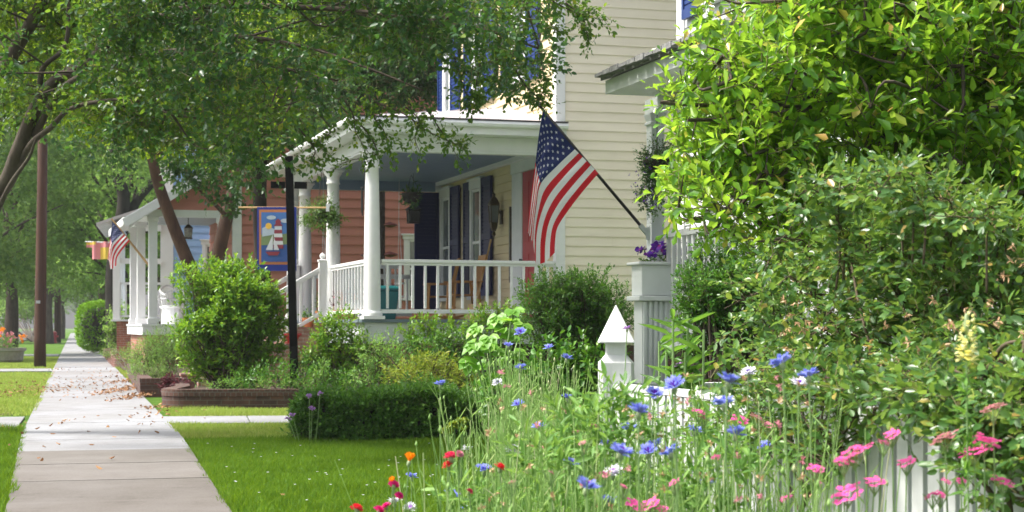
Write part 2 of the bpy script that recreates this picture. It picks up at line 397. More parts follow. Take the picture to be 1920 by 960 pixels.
def twigobj(name, tw, mat, parent):
    V = np.concatenate([t[0] for t in tw]); o = 0; Fs = []
    for v, f in tw: Fs.append(f + o); o += len(v)
    return nmesh(name, V, np.concatenate(Fs), mat, parent=parent, k=3)
class Foliage:
    """collects clumps and sprays in a local frame (origin at the plant's base)"""
    def __init__(s, base): s.base = np.array(base, float); s.L = []; s.T = []; s.mi = []
    def clump(s, c, r, n, nl, tw, L, Wd, lo=.5, up=.3, grav=0, mi=0, fwd=.0, **kw):
        P, d = ell(n, np.array(c, float) - s.base, r, lo)
        D = unit(d * .8 + rng.normal(size=(n, 3)) * .45 + [0, -fwd, up - grav])
        v, f, tv, tf = sprays(P - D * tw * .5, D, nl, tw, L, Wd, **kw)
        s.L.append((v, f)); s.T.append((tv, tf)); s.mi.append(np.full(len(f), mi))
    def build(s, name, mats, parent, twig='twig', twname='twigs'):
        V, Fc = join(s.L)
        o = nmesh(name, V, Fc, mats, np.concatenate(s.mi), parent)
        if twig: twigobj(twname, s.T, twig, parent)
        return o
# ------------------------------------------------------------------ camera, light, sky
cam = bpy.data.objects.new('camera', bpy.data.cameras.new('camera')); C.objects.link(cam)
cam.location = (0, 0, CH); cam.rotation_euler = (PI / 2, 0, 0)
cam.data.sensor_width = 36; cam.data.lens = 60; cam.data.shift_y = 132 / 1920
cam.data.clip_start = .1; cam.data.clip_end = 2000
cam.data.dof.use_dof = True; cam.data.dof.focus_distance = 9.0; cam.data.dof.aperture_fstop = 9
scene.camera = cam
SUN_EL, SUN_AZ = math.radians(56), math.radians(-92)    # azimuth from +Y towards +X: the sun stands ahead and to the left
w = bpy.data.worlds.new('World'); scene.world = w; w.use_nodes = True
nt = w.node_tree; bg = nt.nodes['Background']
sky = nt.nodes.new('ShaderNodeTexSky'); sky.sky_type = 'NISHITA'; sky.sun_disc = False
sky.sun_elevation = SUN_EL; sky.sun_rotation = SUN_AZ; sky.dust_density = 5; sky.air_density = 1.0; sky.ozone_density = .6
hs = nt.nodes.new('ShaderNodeHueSaturation'); hs.inputs['Saturation'].default_value = .45
nt.links.new(sky.outputs[0], hs.inputs['Color']); nt.links.new(hs.outputs[0], bg.inputs[0]); bg.inputs[1].default_value = .14
sl = bpy.data.lights.new('sun', 'SUN'); sl.energy = 3.3; sl.angle = math.radians(10); sl.color = (1, .95, .86)
so = bpy.data.objects.new('sun', sl); C.objects.link(so)
sd = np.array([math.sin(SUN_AZ) * math.cos(SUN_EL), math.cos(SUN_AZ) * math.cos(SUN_EL), math.sin(SUN_EL)])
from mathutils import Vector
so.rotation_euler = Vector(sd).to_track_quat('Z', 'Y').to_euler()
scene.view_settings.view_transform = 'Standard'; scene.view_settings.look = 'None'
scene.view_settings.gamma = 1; scene.view_settings.exposure = 1.12
scene.cycles.max_bounces = 7; scene.cycles.diffuse_bounces = 3; scene.cycles.glossy_bounces = 2
scene.cycles.transmission_bounces = 4; scene.cycles.transparent_max_bounces = 6
scene.cycles.sample_clamp_indirect = 6; scene.cycles.caustics_reflective = False; scene.cycles.caustics_refractive = False
scene.cycles.use_denoising = True

# ------------------------------------------------------------------ ground
def gmat(name, stops, sc=1.2, bs=40):
    m, nt, b, out = new_mat(name)
    f = noise(nt, sc, 8, .7); col = ramp(nt, f, stops)
    nt.links.new(col, b.inputs['Base Color']); b.inputs['Roughness'].default_value = .95; b.inputs['Specular IOR Level'].default_value = .1
    bump(nt, b, noise(nt, bs, 5, .8), .8, .03); return m
M['turf'] = gmat('turf', [(.25, (.035, .075, .012)), (.45, (.06, .13, .015)), (.6, (.09, .165, .025)), (.75, (.15, .2, .05))], 1.6, 50)
M['dirt'] = gmat('bare_earth', [(.3, (.07, .05, .04)), (.6, (.12, .095, .075))], 3)
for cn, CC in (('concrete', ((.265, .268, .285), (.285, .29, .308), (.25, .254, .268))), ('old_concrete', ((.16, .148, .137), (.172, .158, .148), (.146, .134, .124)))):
  m, nt, b, out = new_mat('sidewalk_' + cn)
  gq = nt.nodes.new('ShaderNodeNewGeometry')
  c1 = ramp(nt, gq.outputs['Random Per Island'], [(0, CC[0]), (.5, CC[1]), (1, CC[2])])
  f1 = ramp(nt, noise(nt, 1.4, 9, .75), [(.28, (.55, .53, .5)), (.42, (.9, .89, .88)), (.55, (1, 1, 1)), (.72, (1.14, 1.14, 1.15))])
  f2 = ramp(nt, noise(nt, 60, 3, .8), [(.3, (.8, .8, .8)), (.7, (1.1, 1.1, 1.1))])
  f3 = ramp(nt, noise(nt, .35, 5, .6, stretch=(1, .5, 1)), [(.4, (.84, .82, .79)), (.62, (1.05, 1.06, 1.08))])
  col = mixc(nt, 1, mixc(nt, 1, mixc(nt, 1, c1, f1, 'MULTIPLY'), f2, 'MULTIPLY'), f3, 'MULTIPLY')
  nt.links.new(col, b.inputs['Base Color']); b.inputs['Roughness'].default_value = .85; b.inputs['Specular IOR Level'].default_value = .25
  bump(nt, b, noise(nt, 90, 4, .8), .35, .004); M[cn] = m

gb = MB(); gb.poly([(-400, -60, 0), (400, -60, 0), (400, 900, 0), (-400, 900, 0)]); struct(gb, 'ground', 'turf')

YS = [1, 11.03, 18.46, 49.2, 900]; XLs = [-.75, -3.27, -5.31, -13.2, -231.6]; XRs = [.7, -1.83, -3.58, -11.45, -229.2]
XLs[0] = -3.27 + .2746 * 10.03; XRs[0] = -1.83 + .2355 * 10.03
XL = lambda y: np.interp(y, YS, XLs)
XR = lambda y: np.interp(y, YS, XRs)
sw = MB(); y = 2.0
while y < 300:
    y2 = y + 1.55; gpp = .0022
    sk = .26 * (XR(y) - XL(y))     # joints square to the walk
    l, r = XL(y + gpp), XR(y + gpp + sk); l2, r2 = XL(y2 - gpp), XR(y2 - gpp + sk)
    tz = .03 + random.uniform(-.002, .002)
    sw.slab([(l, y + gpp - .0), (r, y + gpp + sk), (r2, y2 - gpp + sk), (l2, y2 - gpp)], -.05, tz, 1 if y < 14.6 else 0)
    y = y2
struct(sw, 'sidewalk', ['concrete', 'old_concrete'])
def path(name, pts, n, z=.022):
    b = MB(); a0, a1, b0, b1 = [np.array(p, float) for p in pts]
    for i in range(n):
        s, t = i / n + .002, (i + 1) / n - .002
        q = [a0 + (a1 - a0) * s, a0 + (a1 - a0) * t, b0 + (b1 - b0) * t, b0 + (b1 - b0) * s]
        b.slab([(p[0], p[1]) for p in q], -.05, z)
    return struct(b, name, 'concrete')
path('front_path', [(XR(21.1) + .03, 20.7), (-.1, 21.3), (XR(22.7) + .03, 22.35), (-.1, 23.0)], 4)
path('crossing_path', [(-13.5, 18.0), (XL(20.2) - .03, 20.0), (-14, 20.2), (XL(22.4) - .03, 22.3)], 6)
path('crossing_path', [(-22, 43.0), (XL(45) - .03, 45.2), (-22, 45.5), (XL(48) - .03, 47.9)], 6)
path('crossing_path', [(-30, 64.0), (XL(68) - .03, 68), (-30, 69), (XL(73) - .03, 73)], 6)
b = MB(); b.poly([(XL(23) - 1.5, 23.2, .006), (XL(23) - .25, 23.0, .006), (XL(26) - .55, 25.9, .006), (XL(26) - 2.2, 25.6, .006)]); struct(b, 'bare_dirt_patch', 'dirt')
# street beyond the verge, with kerb
RD = lambda y, o: (XL(y) - o, y)
b = MB(); ys = [-20, 18.46, 49.2, 400]
XL2 = lambda y: -5.31 - .2567 * (y - 18.46)
b.slab([(XL2(-40) - 3.6, -40), (XL2(-40) - 3.45, -40), (XL2(500) - 3.45, 500), (XL2(500) - 3.6, 500)], -.05, .13); struct(b, 'kerb', 'stone')
b = MB(); b.poly([(XL2(-40) - 12, -40, .006), (XL2(-40) - 3.62, -40, .006), (XL2(500) - 3.62, 500, .006), (XL2(500) - 12, 500, .006)]); struct(b, 'street', 'asphalt')

# grass blades
def blades(name, mat, quads, dens, h, wd, label, lean=.35):
    PP = []
    for (y0, y1, fx0, fx1) in quads:
        n = int(dens * abs(y1 - y0) * abs(np.mean([fx1(y0) - fx0(y0), fx1(y1) - fx0(y1)])))
        yy = rng.uniform(y0, y1, n); u = rng.uniform(0, 1, n)
        PP.append(np.stack([fx0(yy) * (1 - u) + fx1(yy) * u, yy, np.full(n, -.004)], 1))
    P = np.concatenate(PP); n = len(P)
    # tufts: patchy height
    hh = h * rng.uniform(.5, 1.2, n) * (1 + .35 * np.sin(P[:, 0] * 3.1 + np.sin(P[:, 1] * 2.3)) * np.sin(P[:, 1] * 1.7))
    a = rng.uniform(0, 2 * PI, n); S = np.stack([np.cos(a), np.sin(a), 0 * a], 1)
    ln = rng.normal(size=(n, 2)) * lean
    T = np.stack([ln[:, 0], ln[:, 1], np.ones(n)], 1)
    w_ = wd * rng.uniform(.7, 1.3, n)[:, None]
    mid = P + T * (hh * .5)[:, None]; tip = P + T * np.stack([hh * 1.25, hh * 1.25, hh], 1)
    V = np.stack([P - S * w_, P + S * w_, mid + S * w_ * .8, mid - S * w_ * .8, tip], 1).reshape(-1, 3)
    b_ = np.arange(n)[:, None] * 5
    Fc = np.concatenate([b_ + [0, 1, 2], b_ + [0, 2, 3], b_ + [3, 2, 4]], 1).reshape(-1, 3)
    o = nmesh(name, V, Fc, mat, k=3); tag(o, label, 'grass', None, 'stuff'); return o
k_ = lambda c: (lambda y: np.full_like(np.asarray(y, float), c))
edgeR = lambda y: XR(y) - .015 + .025 * np.sin(np.asarray(y) * 7.0) * np.sin(np.asarray(y) * 2.9)
edgeL = lambda y: XL(y) + .02 + .03 * np.sin(np.asarray(y) * 5.0) * np.sin(np.asarray(y) * 1.9)
blades('lawn_grass', 'grass', [(9.8, 13.5, edgeR, k_(1.3)), (13.5, 18.1, edgeR, k_(.6))], 3600, .05, .0032, 'short bright green lawn grass beside the sidewalk')
blades('verge_grass', 'grass2', [(18.15, 20.75, edgeR, k_(-.4)), (22.45, 24.55, lambda y: XR(y) + .1, k_(-.3))], 2200, .06, .004, 'pale green rough grass strips on both sides of the front path')
blades('kerbside_grass', 'grass', [(10.5, 19.6, lambda y: XL(y) - 2.6, edgeL)], 2400, .075, .004, 'dense green grass on the street side of the sidewalk, nearest strip')
blades('worn_grass', 'grass2', [(22.8, 43.5, lambda y: XL(y) - 2.6, lambda y: XL(y) + .05), (47.8, 66, lambda y: XL(y) - 3, lambda y: XL(y)), (35.5, 60, lambda y: XR(y), lambda y: XR(y) + .9)], 900, .055, .007, 'worn patchy grass round the utility pole and planter')

# dry leaves
def litter(name, spots, label):
    P = []
    for (px, Y, sx, sy, n, z) in spots:
        c = (px - 960) / F * Y
        P.append(np.stack([c + rng.normal(size=n) * sx, Y + rng.normal(size=n) * sy, z + np.abs(rng.normal(size=n)) * .012 + .006], 1))
    P = np.concatenate(P); n = len(P)
    a = rng.uniform(0, 2 * PI, n); D = unit(np.stack([np.cos(a), np.sin(a), rng.normal(size=n) * .3], 1))
    N = unit(np.array([0, 0, 1.]) + rng.normal(size=(n, 3)) * .45)
    V, Fc = leaves(P, D, N, rng.uniform(.035, .075, n), rng.uniform(.02, .042, n), fold=-.25, droop=-.15)
    o = nmesh(name, V, Fc, 'dryleaf'); tag(o, label, 'fallen leaves', None, 'stuff')
litter('fallen_leaves', [(238, 31, .16, 1.5, 330, .06), (262, 28.3, .10, .9, 200, .05), (238, 36, .13, 1.6, 160, .05), (205, 34, .3, 3, 40, .035), (292, 24.6, .12, .35, 50, .035), (300, 23, .15, .6, 22, .035),
    (150, 32, .9, 5, 9, .035), (60, 31, .35, 2.0, 180, .03), (20, 34, .7, 2.5, 130, .03), (222, 40, .2, 4, 60, .035), (170, 18, .45, 3, 12, .035), (90, 14, .3, 2, 4, .035), (90, 45, .5, 2, 40, .03), (110, 40, .8, 5, 60, .035), (45, 19.5, .3, 2, 22, .04), (230, 20, .5, 2, 12, .035)],
    'brown dry leaves blown along the sidewalk edge and brick planters')
litter('clover_flecks', [(560, 11.6, .25, .3, 1, .03)], 'single dry leaf lying on the lawn')

# ------------------------------------------------------------------ brick planters
AH = math.atan(.3)
def wallrun(b, pts, h, th=.2, m=0, mc=1, base=.0):
    """low wall along a polyline with a brick-on-edge cap"""
    for i in range(len(pts) - 1):
        a = np.array([*pts[i], 0.]); c = np.array([*pts[i + 1], 0.]); d = unit(c - a)
        a2 = a if i == 0 else a + d * th * .5
        c2 = c + d * th * .5 if i < len(pts) - 2 else c
        if i > 0: a2 = a + d * (th * .5 + .002)
        b.bar(a2 + [0, 0, (h - .075) / 2 + base], c2 + [0, 0, (h - .075) / 2 + base], th, h - .075, m)
        b.bar(a2 + [0, 0, h - .0365 + base], c2 + [0, 0, h - .0365 + base], th + .014, .072, mc)
def wallstrip(b, pts, h, th=.2):
    P = np.array(pts, float); T = np.gradient(P, axis=0); T /= np.linalg.norm(T, axis=1)[:, None]; N = np.stack([-T[:, 1], T[:, 0]], 1)
    for (z0, z1, w_, m) in ((-.05, h - .1, th / 2, 0), (h - .099, h, th / 2 + .008, 1)):
        A, B = P - N * w_, P + N * w_; n = len(P); vs = [(*A[i], z) for z in (z0, z1) for i in range(n)] + [(*B[i], z) for z in (z0, z1) for i in range(n)]
        fs = []
        for i in range(n - 1): fs += [(i, i + 1, n + i + 1, n + i), (2 * n + i + 1, 2 * n + i, 3 * n + i, 3 * n + i + 1), (n + i, n + i + 1, 3 * n + i + 1, 3 * n + i), (i + 1, i, 2 * n + i, 2 * n + i + 1)]
        fs += [(0, n, 3 * n, 2 * n), (2 * n - 1, n - 1, 3 * n - 1, 4 * n - 1)]
        b.add(vs, fs, m)
t = empty('brick_planter', 'dark red brick planter with rounded corner, the wide one beside the front path', 'planter', (-5.0, 24.7, 0))
L = lambda P: [(p[0] + 5.0, p[1] - 24.7) for p in P]
arc = [(-5.02 + .28 - .28 * math.cos(a), 24.72 + .28 - .28 * math.sin(a)) for a in np.linspace(0, PI / 2, 9)]
b = MB(); wallstrip(b, L([(-5.42, 28.0), (-5.05, 26.2)] + arc + [(-4.3, 24.74), (-2.2, 24.9), (.6, 25.2)]), .29); b.build('wall', ['brick', 'brickcap'], t)
b = MB(); b.slab(L([(-5.1, 27.5), (-4.85, 25.0), (.6, 25.35), (.9, 26.3), (-3.4, 27.6)]), -.02, .22); b.build('soil', 'soil', t)
t = empty('brick_planter', 'dark brick planter running along the sidewalk edge behind the wider one', 'planter', (-6.2, 29, 0))
L = lambda P: [(p[0] + 6.2, p[1] - 29) for p in P]
b = MB(); wallrun(b, L([(-9.05, 40.6), (-6.22, 29.0), (-5.1, 29.25)]), .32); b.build('wall', ['brick', 'brickcap'], t)
b = MB(); b.slab(L([(-8.9, 40.4), (-6.1, 29.1), (-5.1, 29.3), (-4.6, 30), (-6.6, 38.5)]), -.02, .26); b.build('soil', 'soil', t)
t = empty('stone_edging', 'low weathered stone and brick edging beside the sidewalk near the clipped bush', 'edging', (-12.5, 55, 0))
b = MB()
for i in range(9):
    yy = 50 + i * 2.1; b.box((XR(yy) + .35 + 12.5, yy - 55, .16), (.35, 1.98, .36 + .05 * (i % 2)), None)
b.box((XR(50) + .9 + 12.5, 49.0 - 55, .14), (1.3, .3, .3)); b.build('stones', 'brick_p', t, bevel=.02)

# ------------------------------------------------------------------ house building helpers (local frame: x away from street, y along it)
def siding(b, ax, at, nrm, a0, a1, z0, z1, lap, m=0, proud=.016, zt=None):
    """lap siding; ax 'y': wall plane x=at, runs along y; ax 'x': plane y=at. zt: function a->top z for gables"""
    z = z0
    while z < z1 - 1e-4:
        t = min(z + lap, z1)
        A0, A1 = a0, a1
        if zt is not None:
            lo, hi = zt(z)
            A0, A1 = max(a0, lo), min(a1, hi)
            if A1 - A0 < .05: break
        lo = nrm * proud
        P = lambda a, o, zz: (at + o, a, zz) if ax == 'y' else (a, at + o, zz)
        cuts = [A0]; q = A0 + random.uniform(.8, 3.6)
        while q < A1 - .4: cuts.append(q); q += random.uniform(2.4, 3.9)
        cuts.append(A1)
        for c0, c1 in zip(cuts[:-1], cuts[1:]):
            c1 -= .004 if c1 < A1 else 0; dz0, dz1 = random.uniform(-.0025, .0025), random.uniform(-.0025, .0025); l2 = lo + nrm * random.uniform(0, .003)
            b.add([P(c0, l2, z + dz0), P(c1, l2, z + dz1), P(c1, nrm * .003, t), P(c0, nrm * .003, t), P(c0, 0, z + dz0), P(c1, 0, z + dz1)],
                  [(0, 1, 2, 3), (4, 5, 1, 0)], m)
        z = t
def onwall(ax, at, nrm):
    """returns place(a, out, z) and dims(along, out, z)"""
    if ax == 'y': return (lambda a, o, z: (at + nrm * o, a, z)), (lambda a, o, z: (o, a, z))
    return (lambda a, o, z: (a, at + nrm * o, z)), (lambda a, o, z: (a, o, z))
def window(parent, ax, at, nrm, a0, a1, z0, z1, fm='white', label=None, head=.16, rows=2):
    Pp, Dd = onwall(ax, at, nrm); w = a1 - a0; cz = (z0 + z1) / 2; ca = (a0 + a1) / 2
    b = MB(); cw = .11
    b.box(Pp(a0 + cw / 2, .03, cz), Dd(cw, .06, z1 - z0)); b.box(Pp(a1 - cw / 2, .03, cz), Dd(cw, .06, z1 - z0))
    b.box(Pp(ca, .034, z1 + head / 2), Dd(w + .06, .068, head)); b.box(Pp(ca, .05, z1 + head + .02), Dd(w + .14, .1, .04))
    b.box(Pp(ca, .05, z0 - .03), Dd(w + .1, .1, .06))
    fr = b.build('window', fm, parent, bevel=.004)
    if label: fr['label'] = label
    g_ = MB(); g_.box(Pp(ca, .012, cz), Dd(w - 2 * cw - .01, .016, z1 - z0 - .01)); g_.build('pane', 'glass', fr)
    s = MB(); iw = w - 2 * cw
    for aa in (a0 + cw + .02, a1 - cw - .02): s.box(Pp(aa, .03, cz), Dd(.04, .02, z1 - z0 - .01))
    for i in range(rows + 1): s.box(Pp(ca, .031, z0 + .03 + (z1 - z0 - .06) * i / rows), Dd(iw - .09, .022, .05))
    s.build('sash', fm, fr)
    return fr
def shutter(parent, ax, at, nrm, a0, a1, z0, z1, mt, label=None):
    Pp, Dd = onwall(ax, at, nrm); b = MB(); w = a1 - a0; ca = (a0 + a1) / 2; f = .06
    b.box(Pp(a0 + f / 2, .045, (z0 + z1) / 2), Dd(f, .05, z1 - z0)); b.box(Pp(a1 - f / 2, .045, (z0 + z1) / 2), Dd(f, .05, z1 - z0))
    for z in (z0 + .06, (z0 + z1) / 2, z1 - .06): b.box(Pp(ca, .045, z), Dd(w - 2 * f - .002, .046, .12))
    n = int((z1 - z0) / .075)
    for i in range(n):
        z = z0 + .14 + (z1 - z0 - .28) * i / (n - 1)
        if abs(z - (z0 + z1) / 2) < .09: continue
        b.box(Pp(ca, .043, z), Dd(w - 2 * f - .004, .02, .05), None)
    b.box(Pp(ca, .03, (z0 + z1) / 2), Dd(w - 2 * f, .008, z1 - z0 - .2))
    o = b.build('shutter', mt, parent)
    if label: o['label'] = label
    return o

# ================================================================== yellow house
YH = empty('yellow_house', 'two-storey pale yellow clapboard house with blue shutters and white columned front porch', 'house', (.713, 26.86, 0), AH)
HW, HD, HT = 7.5, 11.0, 8.0
b = MB(); b.bb(0.02, HD, 0.02, HW, .9, HT); b.build('wall', 'cream', YH)
b = MB(); siding(b, 'x', 0, -1, 0, HD, .95, HT, .152); b.build('siding', 'cream', YH)['label'] = 'pale cream lap siding of the near side wall'
b = MB(); siding(b, 'x', HW, 1, 0, HD, .95, HT, .152); b.build('siding', 'cream', YH)
b = MB(); siding(b, 'y', 0, -1, 0, HW, .95, HT, .152, proud=.024); b.build('siding', 'cream_d', YH)['label'] = 'deeper yellow clapboards of the front wall'
b = MB(); b.bb(-.03, .12, -.032, -.002, 1.0, HT); b.bb(-.032, -.001, -.03, .12, 1.0, HT); b.build('corner_board', 'white_bright', YH)
b = MB(); b.bb(-.032, -.001, HW - .12, HW + .03, 1.0, HT); b.bb(-.03, .12, HW + .002, HW + .032, 1.0, HT); b.build('corner_board', 'white_bright', YH)
b = MB(); b.bb(.03, HD, .03, HW - .03, -.05, .9); b.build('foundation', 'brick', YH)
b = MB(); ov = .45
P = [(-ov, -ov, HT), (HD + ov, -ov, HT), (HD + ov, HW + ov, HT), (-ov, HW + ov, HT), (3.4, HW / 2, HT + 2.6), (HD - 3.4, HW / 2, HT + 2.6), (-ov, -ov, HT - .15), (HD + ov, -ov, HT - .15), (HD + ov, HW + ov, HT - .15), (-ov, HW + ov, HT - .15)]
b.add(P, [(0, 1, 5, 4), (1, 2, 5), (2, 3, 4, 5), (3, 0, 4), (6, 7, 1, 0), (7, 8, 2, 1), (8, 9, 3, 2), (9, 6, 0, 3), (9, 8, 7, 6)]); b.build('roof', 'shingle', YH)
# ground floor openings on the front wall
FZ = 1.31
window(YH, 'y', -.016, -1, 4.2, 4.98, 1.75, 3.72, label='white framed tall window nearer the door'); window(YH, 'y', -.016, -1, 6.42, 7.2, 1.75, 3.72)
for a0, a1 in ((3.55, 4.18), (4.99, 5.42), (5.78, 6.4)): shutter(YH, 'y', -.016, -1, a0, a1, 1.75, 3.88, 'navy')
shutter(YH, 'x', 7.36, -1, -.56, -.06, 1.5, 3.85, 'navy', 'navy shutter swung open square to the wall')
# second floor
for a0, a1 in ((1.47, 2.3), (4.06, 4.85), (6.4, 7.0)): window(YH, 'y', -.016, -1, a0, a1, 5.35, 7.3)
for a0, a1 in ((.8, 1.46), (2.31, 2.9), (3.4, 4.05), (4.86, 5.4), (5.78, 6.39), (7.01, 7.36)): shutter(YH, 'y', -.016, -1, a0, a1, 5.25, 7.45, 'blue')
# door
b = MB()
b.bb(-.05, -.001, 1.76, 2.34, FZ, 3.78); b.bb(-.05, -.001, .72, .94, FZ, 3.78); b.bb(-.06, -.001, .7, 2.38, 3.782, 4.0)
fr = b.build('door', 'white', YH, bevel=.004); fr['label'] = 'white cased front doorway with a red door'
b = MB(); b.bb(-.035, -.002, .95, 1.75, FZ + .02, 3.77)
for q in ((1.02, 1.31), (1.39, 1.68)): b.bb(-.045, -.036, *q, 1.6, 2.4); b.bb(-.045, -.036, *q, 2.6, 3.6)
b.build('door_leaf', 'red', fr, bevel=.004)
b = MB(); b.tube([(-.05, 1.72, 2.3), (-.1, 1.72, 2.3)], [.02, .032], 10); b.build('handle', 'black', fr)
# wall lantern
b = MB(); c = (-.17, 3.02, 0)
b.bb(-.05, -.02, 2.96, 3.08, 2.98, 3.22); b.bar((-.05, 3.02, 3.15), (-.17, 3.02, 3.5), .02, .02)
b.sq(c, [(.03, 2.86), (.05, 2.92), (.06, 3.0), (.055, 3.01)]); b.sq(c, [(.08, 3.3), (.085, 3.33), (.05, 3.42), (.02, 3.46), (.025, 3.5), (.0, 3.54)]); b.sq(c, [(.012, 2.76), (.03, 2.8), (.012, 2.86)])
for sx in (-1, 1):
    for sy in (-1, 1): b.bar((-.17 + sx * .055, 3.02 + sy * .055, 3.0), (-.17 + sx * .077, 3.02 + sy * .077, 3.31), .014, .014)
wl = b.build('wall_lantern', 'bronze', YH); b = MB(); b.sq(c, [(.048, 3.01), (.07, 3.3)]); b.build('lamp_glass', 'glass', wl)
# thermometer / chime tube on wall
b = MB(); b.bb(-.05, -.018, 2.42, 2.5, 1.95, 3.25); b.bb(-.055, -.05, 2.44, 2.48, 2.05, 3.15, 1); b.build('wall_thermometer', ['bronze', 'lampglass'], YH)['label'] = 'long narrow silver thermometer fixed to the clapboards by the door'
# --- porch
PX = -3.12
b = MB(); b.bb(PX - .04, -.02, -.14, HW + .1, FZ - .05, FZ); b.build('porch_floor', 'deck', YH)
for q in ((PX + .02, PX + .05, -.068, 3.1), (PX + .02, PX + .05, 6.05, HW), (PX + .02, -.04, -.1, -.07)): b = MB(); b.bb(*q, .93, FZ - .052); b.build('skirt_board', 'skirt', YH)
for q in ((-3.1, -2.75, .1, .46), (-1.78, -1.42, .1, .46), (-.48, -.12, .1, .46), (-2.9, -2.55, 2.2, 2.56), (-2.9, -2.55, 4.6, 4.96), (-2.9, -2.55, 7, 7.36)): b = MB(); b.bb(*q, -.05, .95); b.build('brick_pier', 'brick', YH)
def column(y, x=-2.97):
    b = MB(); h0, h1 = FZ, 3.87
    b.sq((x, y, 0), [(.165, h0), (.165, h0 + .05)]); prof = [(.155, h0 + .05), (.16, h0 + .075), (.15, h0 + .11), (.13, h0 + .13)]
    for i in range(9):
        t = i / 8; prof.append((.13 - .03 * t ** 1.6, h0 + .14 + (h1 - .26 - h0 - .14) * t))
    prof += [(.118, h1 - .25), (.118, h1 - .23), (.104, h1 - .22), (.108, h1 - .13), (.15, h1 - .07), (.155, h1 - .05)]
    b.lathe((x, y, 0), prof, 24); b.sq((x, y, 0), [(.16, h1 - .05), (.16, h1 - .002)])
    o = b.build('column', 'white_bright', YH, smooth=False)
    me = o.data; me.polygons.foreach_set('use_smooth', np.array([p.area < 9 and len(p.vertices) == 4 and i > 5 for i, p in enumerate(me.polygons)])); return o
for yy in (0.0, 3.17, 5.98): column(yy)
column(7.3)['label'] = 'porch column at the far corner'
# beams, ceiling
b = MB(); bx = -3.07
b.bb(bx, bx + .2, -.1, HW, 3.87, 4.13); b.bb(bx + .202, -.02, -.1, .1, 3.87, 4.13); b.bb(bx + .202, -.02, HW - .2, HW, 3.87, 4.13); b.bb(-.13, -.03, .102, HW - .202, 3.97, 4.13)
b.bb(bx - .012, bx, -.112, HW, 3.9, 3.93); b.bb(bx + .0, -.02, -.112, -.101, 3.9, 3.93)
b.build('porch_beam', 'white', YH, bevel=.006)
b = MB(); b.bb(bx + .2, -.03, .1, HW - .2, 4.05, 4.09); b.build('porch_ceiling', 'haint', YH)
b = MB(); b.bb(bx + .203, -.14, HW - .205, HW - .202, 3.86, 4.05); b.build('beam_face', 'haint', YH)
# roof with hips, fascia, gutter
ex, ey0, ey1 = -3.38, -.48, HW + .4; ze = 4.33; zw = 4.97
b = MB()
P = [(ex, ey0, ze), (.0, ey0, ze), (ex, ey1, ze), (.0, ey1, ze), (0, 2.7, zw), (0, HW - 2.2, zw)]
b.add(P, [(0, 1, 4), (0, 4, 5, 2), (2, 5, 3)], 0)
b.add([(p[0], p[1], p[2] - .04) for p in P], [(4, 1, 0), (2, 5, 4, 0), (3, 5, 2)], 1)
for k in range(1, 12):   # standing seams
    yy = ey0 + (ey1 - ey0) * k / 12
    f = min(1, max(0, (yy - ey0) / (2.7 - ey0))) if yy < 2.7 else (1 if yy < HW - 2.2 else (ey1 - yy) / (ey1 - HW + 2.2))
    b.bar((ex + .02, yy, ze + .012), (ex + (0 - ex) * f, yy, ze + (zw - ze) * f + .012), .015, .025)
for k in range(1, 6):
    xx = ex + (0 - ex) * k / 6; f = (xx - ex) / (0 - ex)
    b.bar((xx, ey0 + .02, ze + .012), (xx, ey0 + (2.7 - ey0) * f, ze + (zw - ze) * f + .012), .015, .025)
b.build('porch_roof', ['roofpaint', 'white'], YH)
b = MB(); b.bb(ex + .02, ex + .05, ey0 + .02, ey1 - .02, 4.13, 4.288); b.bb(ex + .052, 0.0, ey0 + .02, ey0 + .05, 4.13, 4.288); b.bb(ex + .052, 0, ey1 - .05, ey1 - .02, 4.13, 4.288)
b.bb(ex + .05, bx - .0, ey0 + .05, ey1 - .05, 4.13, 4.15); b.bb(bx, 0, ey0 + .05, -.1, 4.131, 4.15); b.build('fascia', 'white_bright', YH)
b = MB(); b.tube([(ex - .03, ey0 - .03, 4.28), (.0, ey0 - .03, 4.29)], .055, 8); b.tube([(ex - .03, ey0 - .03, 4.28), (ex - .03, ey1, 4.29)], .055, 8); b.build('gutter', 'white_bright', YH)
b = MB(); b.bar((0.0, ey0 - .03, 4.352), (ex - .02, ey0 - .03, 4.345), .1, .012); b.build('gutter_lip', 'black', YH)
# railings
def railing(p0, p1, n, z0, z1, slope=0, label=None, inc=True):
    p0 = np.array([*p0, 0.]); p1 = np.array([*p1, 0.]); d = p1 - p0
    b = MB(); A = p0 + [0, 0, z1]; B = p1 + [0, 0, z1 - slope]
    b.bar(A, B, .075, .05); b.bar(A - [0, 0, .045], B - [0, 0, .045], .04, .04); A2 = p0 + [0, 0, z0]; B2 = p1 + [0, 0, z0 - slope]; b.bar(A2, B2, .05, .06)
    r = b.build('railing', 'white_bright', YH, bevel=.005)
    if label: r['label'] = label
    for i in range(n):
        t = (i + .5) / n; q = p0 + d * t; bb_ = MB(); bb_.box((0, 0, 0), (.036, .036, z1 - z0 - .09)); o = bb_.build('baluster', 'white_bright', r) if i == 0 else None
        if o is None: o = first.copy(); C.objects.link(o); o.parent = r
        else: first = o
        o.location = (q[0], q[1], (z0 + z1) / 2 - slope * t)
    return r
railing((-2.83, 0), (-.06, 0), 14, FZ + .12, 2.2, label='porch railing across the near side')
railing((-3.02, .16), (-3.02, 3.02), 12, FZ + .12, 2.2); railing((-3.02, 6.14), (-3.02, 7.2), 5, FZ + .12, 2.2)
railing((-3.2, 3.2), (-4.7, 3.2), 7, FZ + .1, 2.18, .87, 'sloping stair handrail, near side'); railing((-3.2, 5.9), (-4.7, 5.9), 7, FZ + .1, 2.18, .87, 'sloping stair handrail, far side')
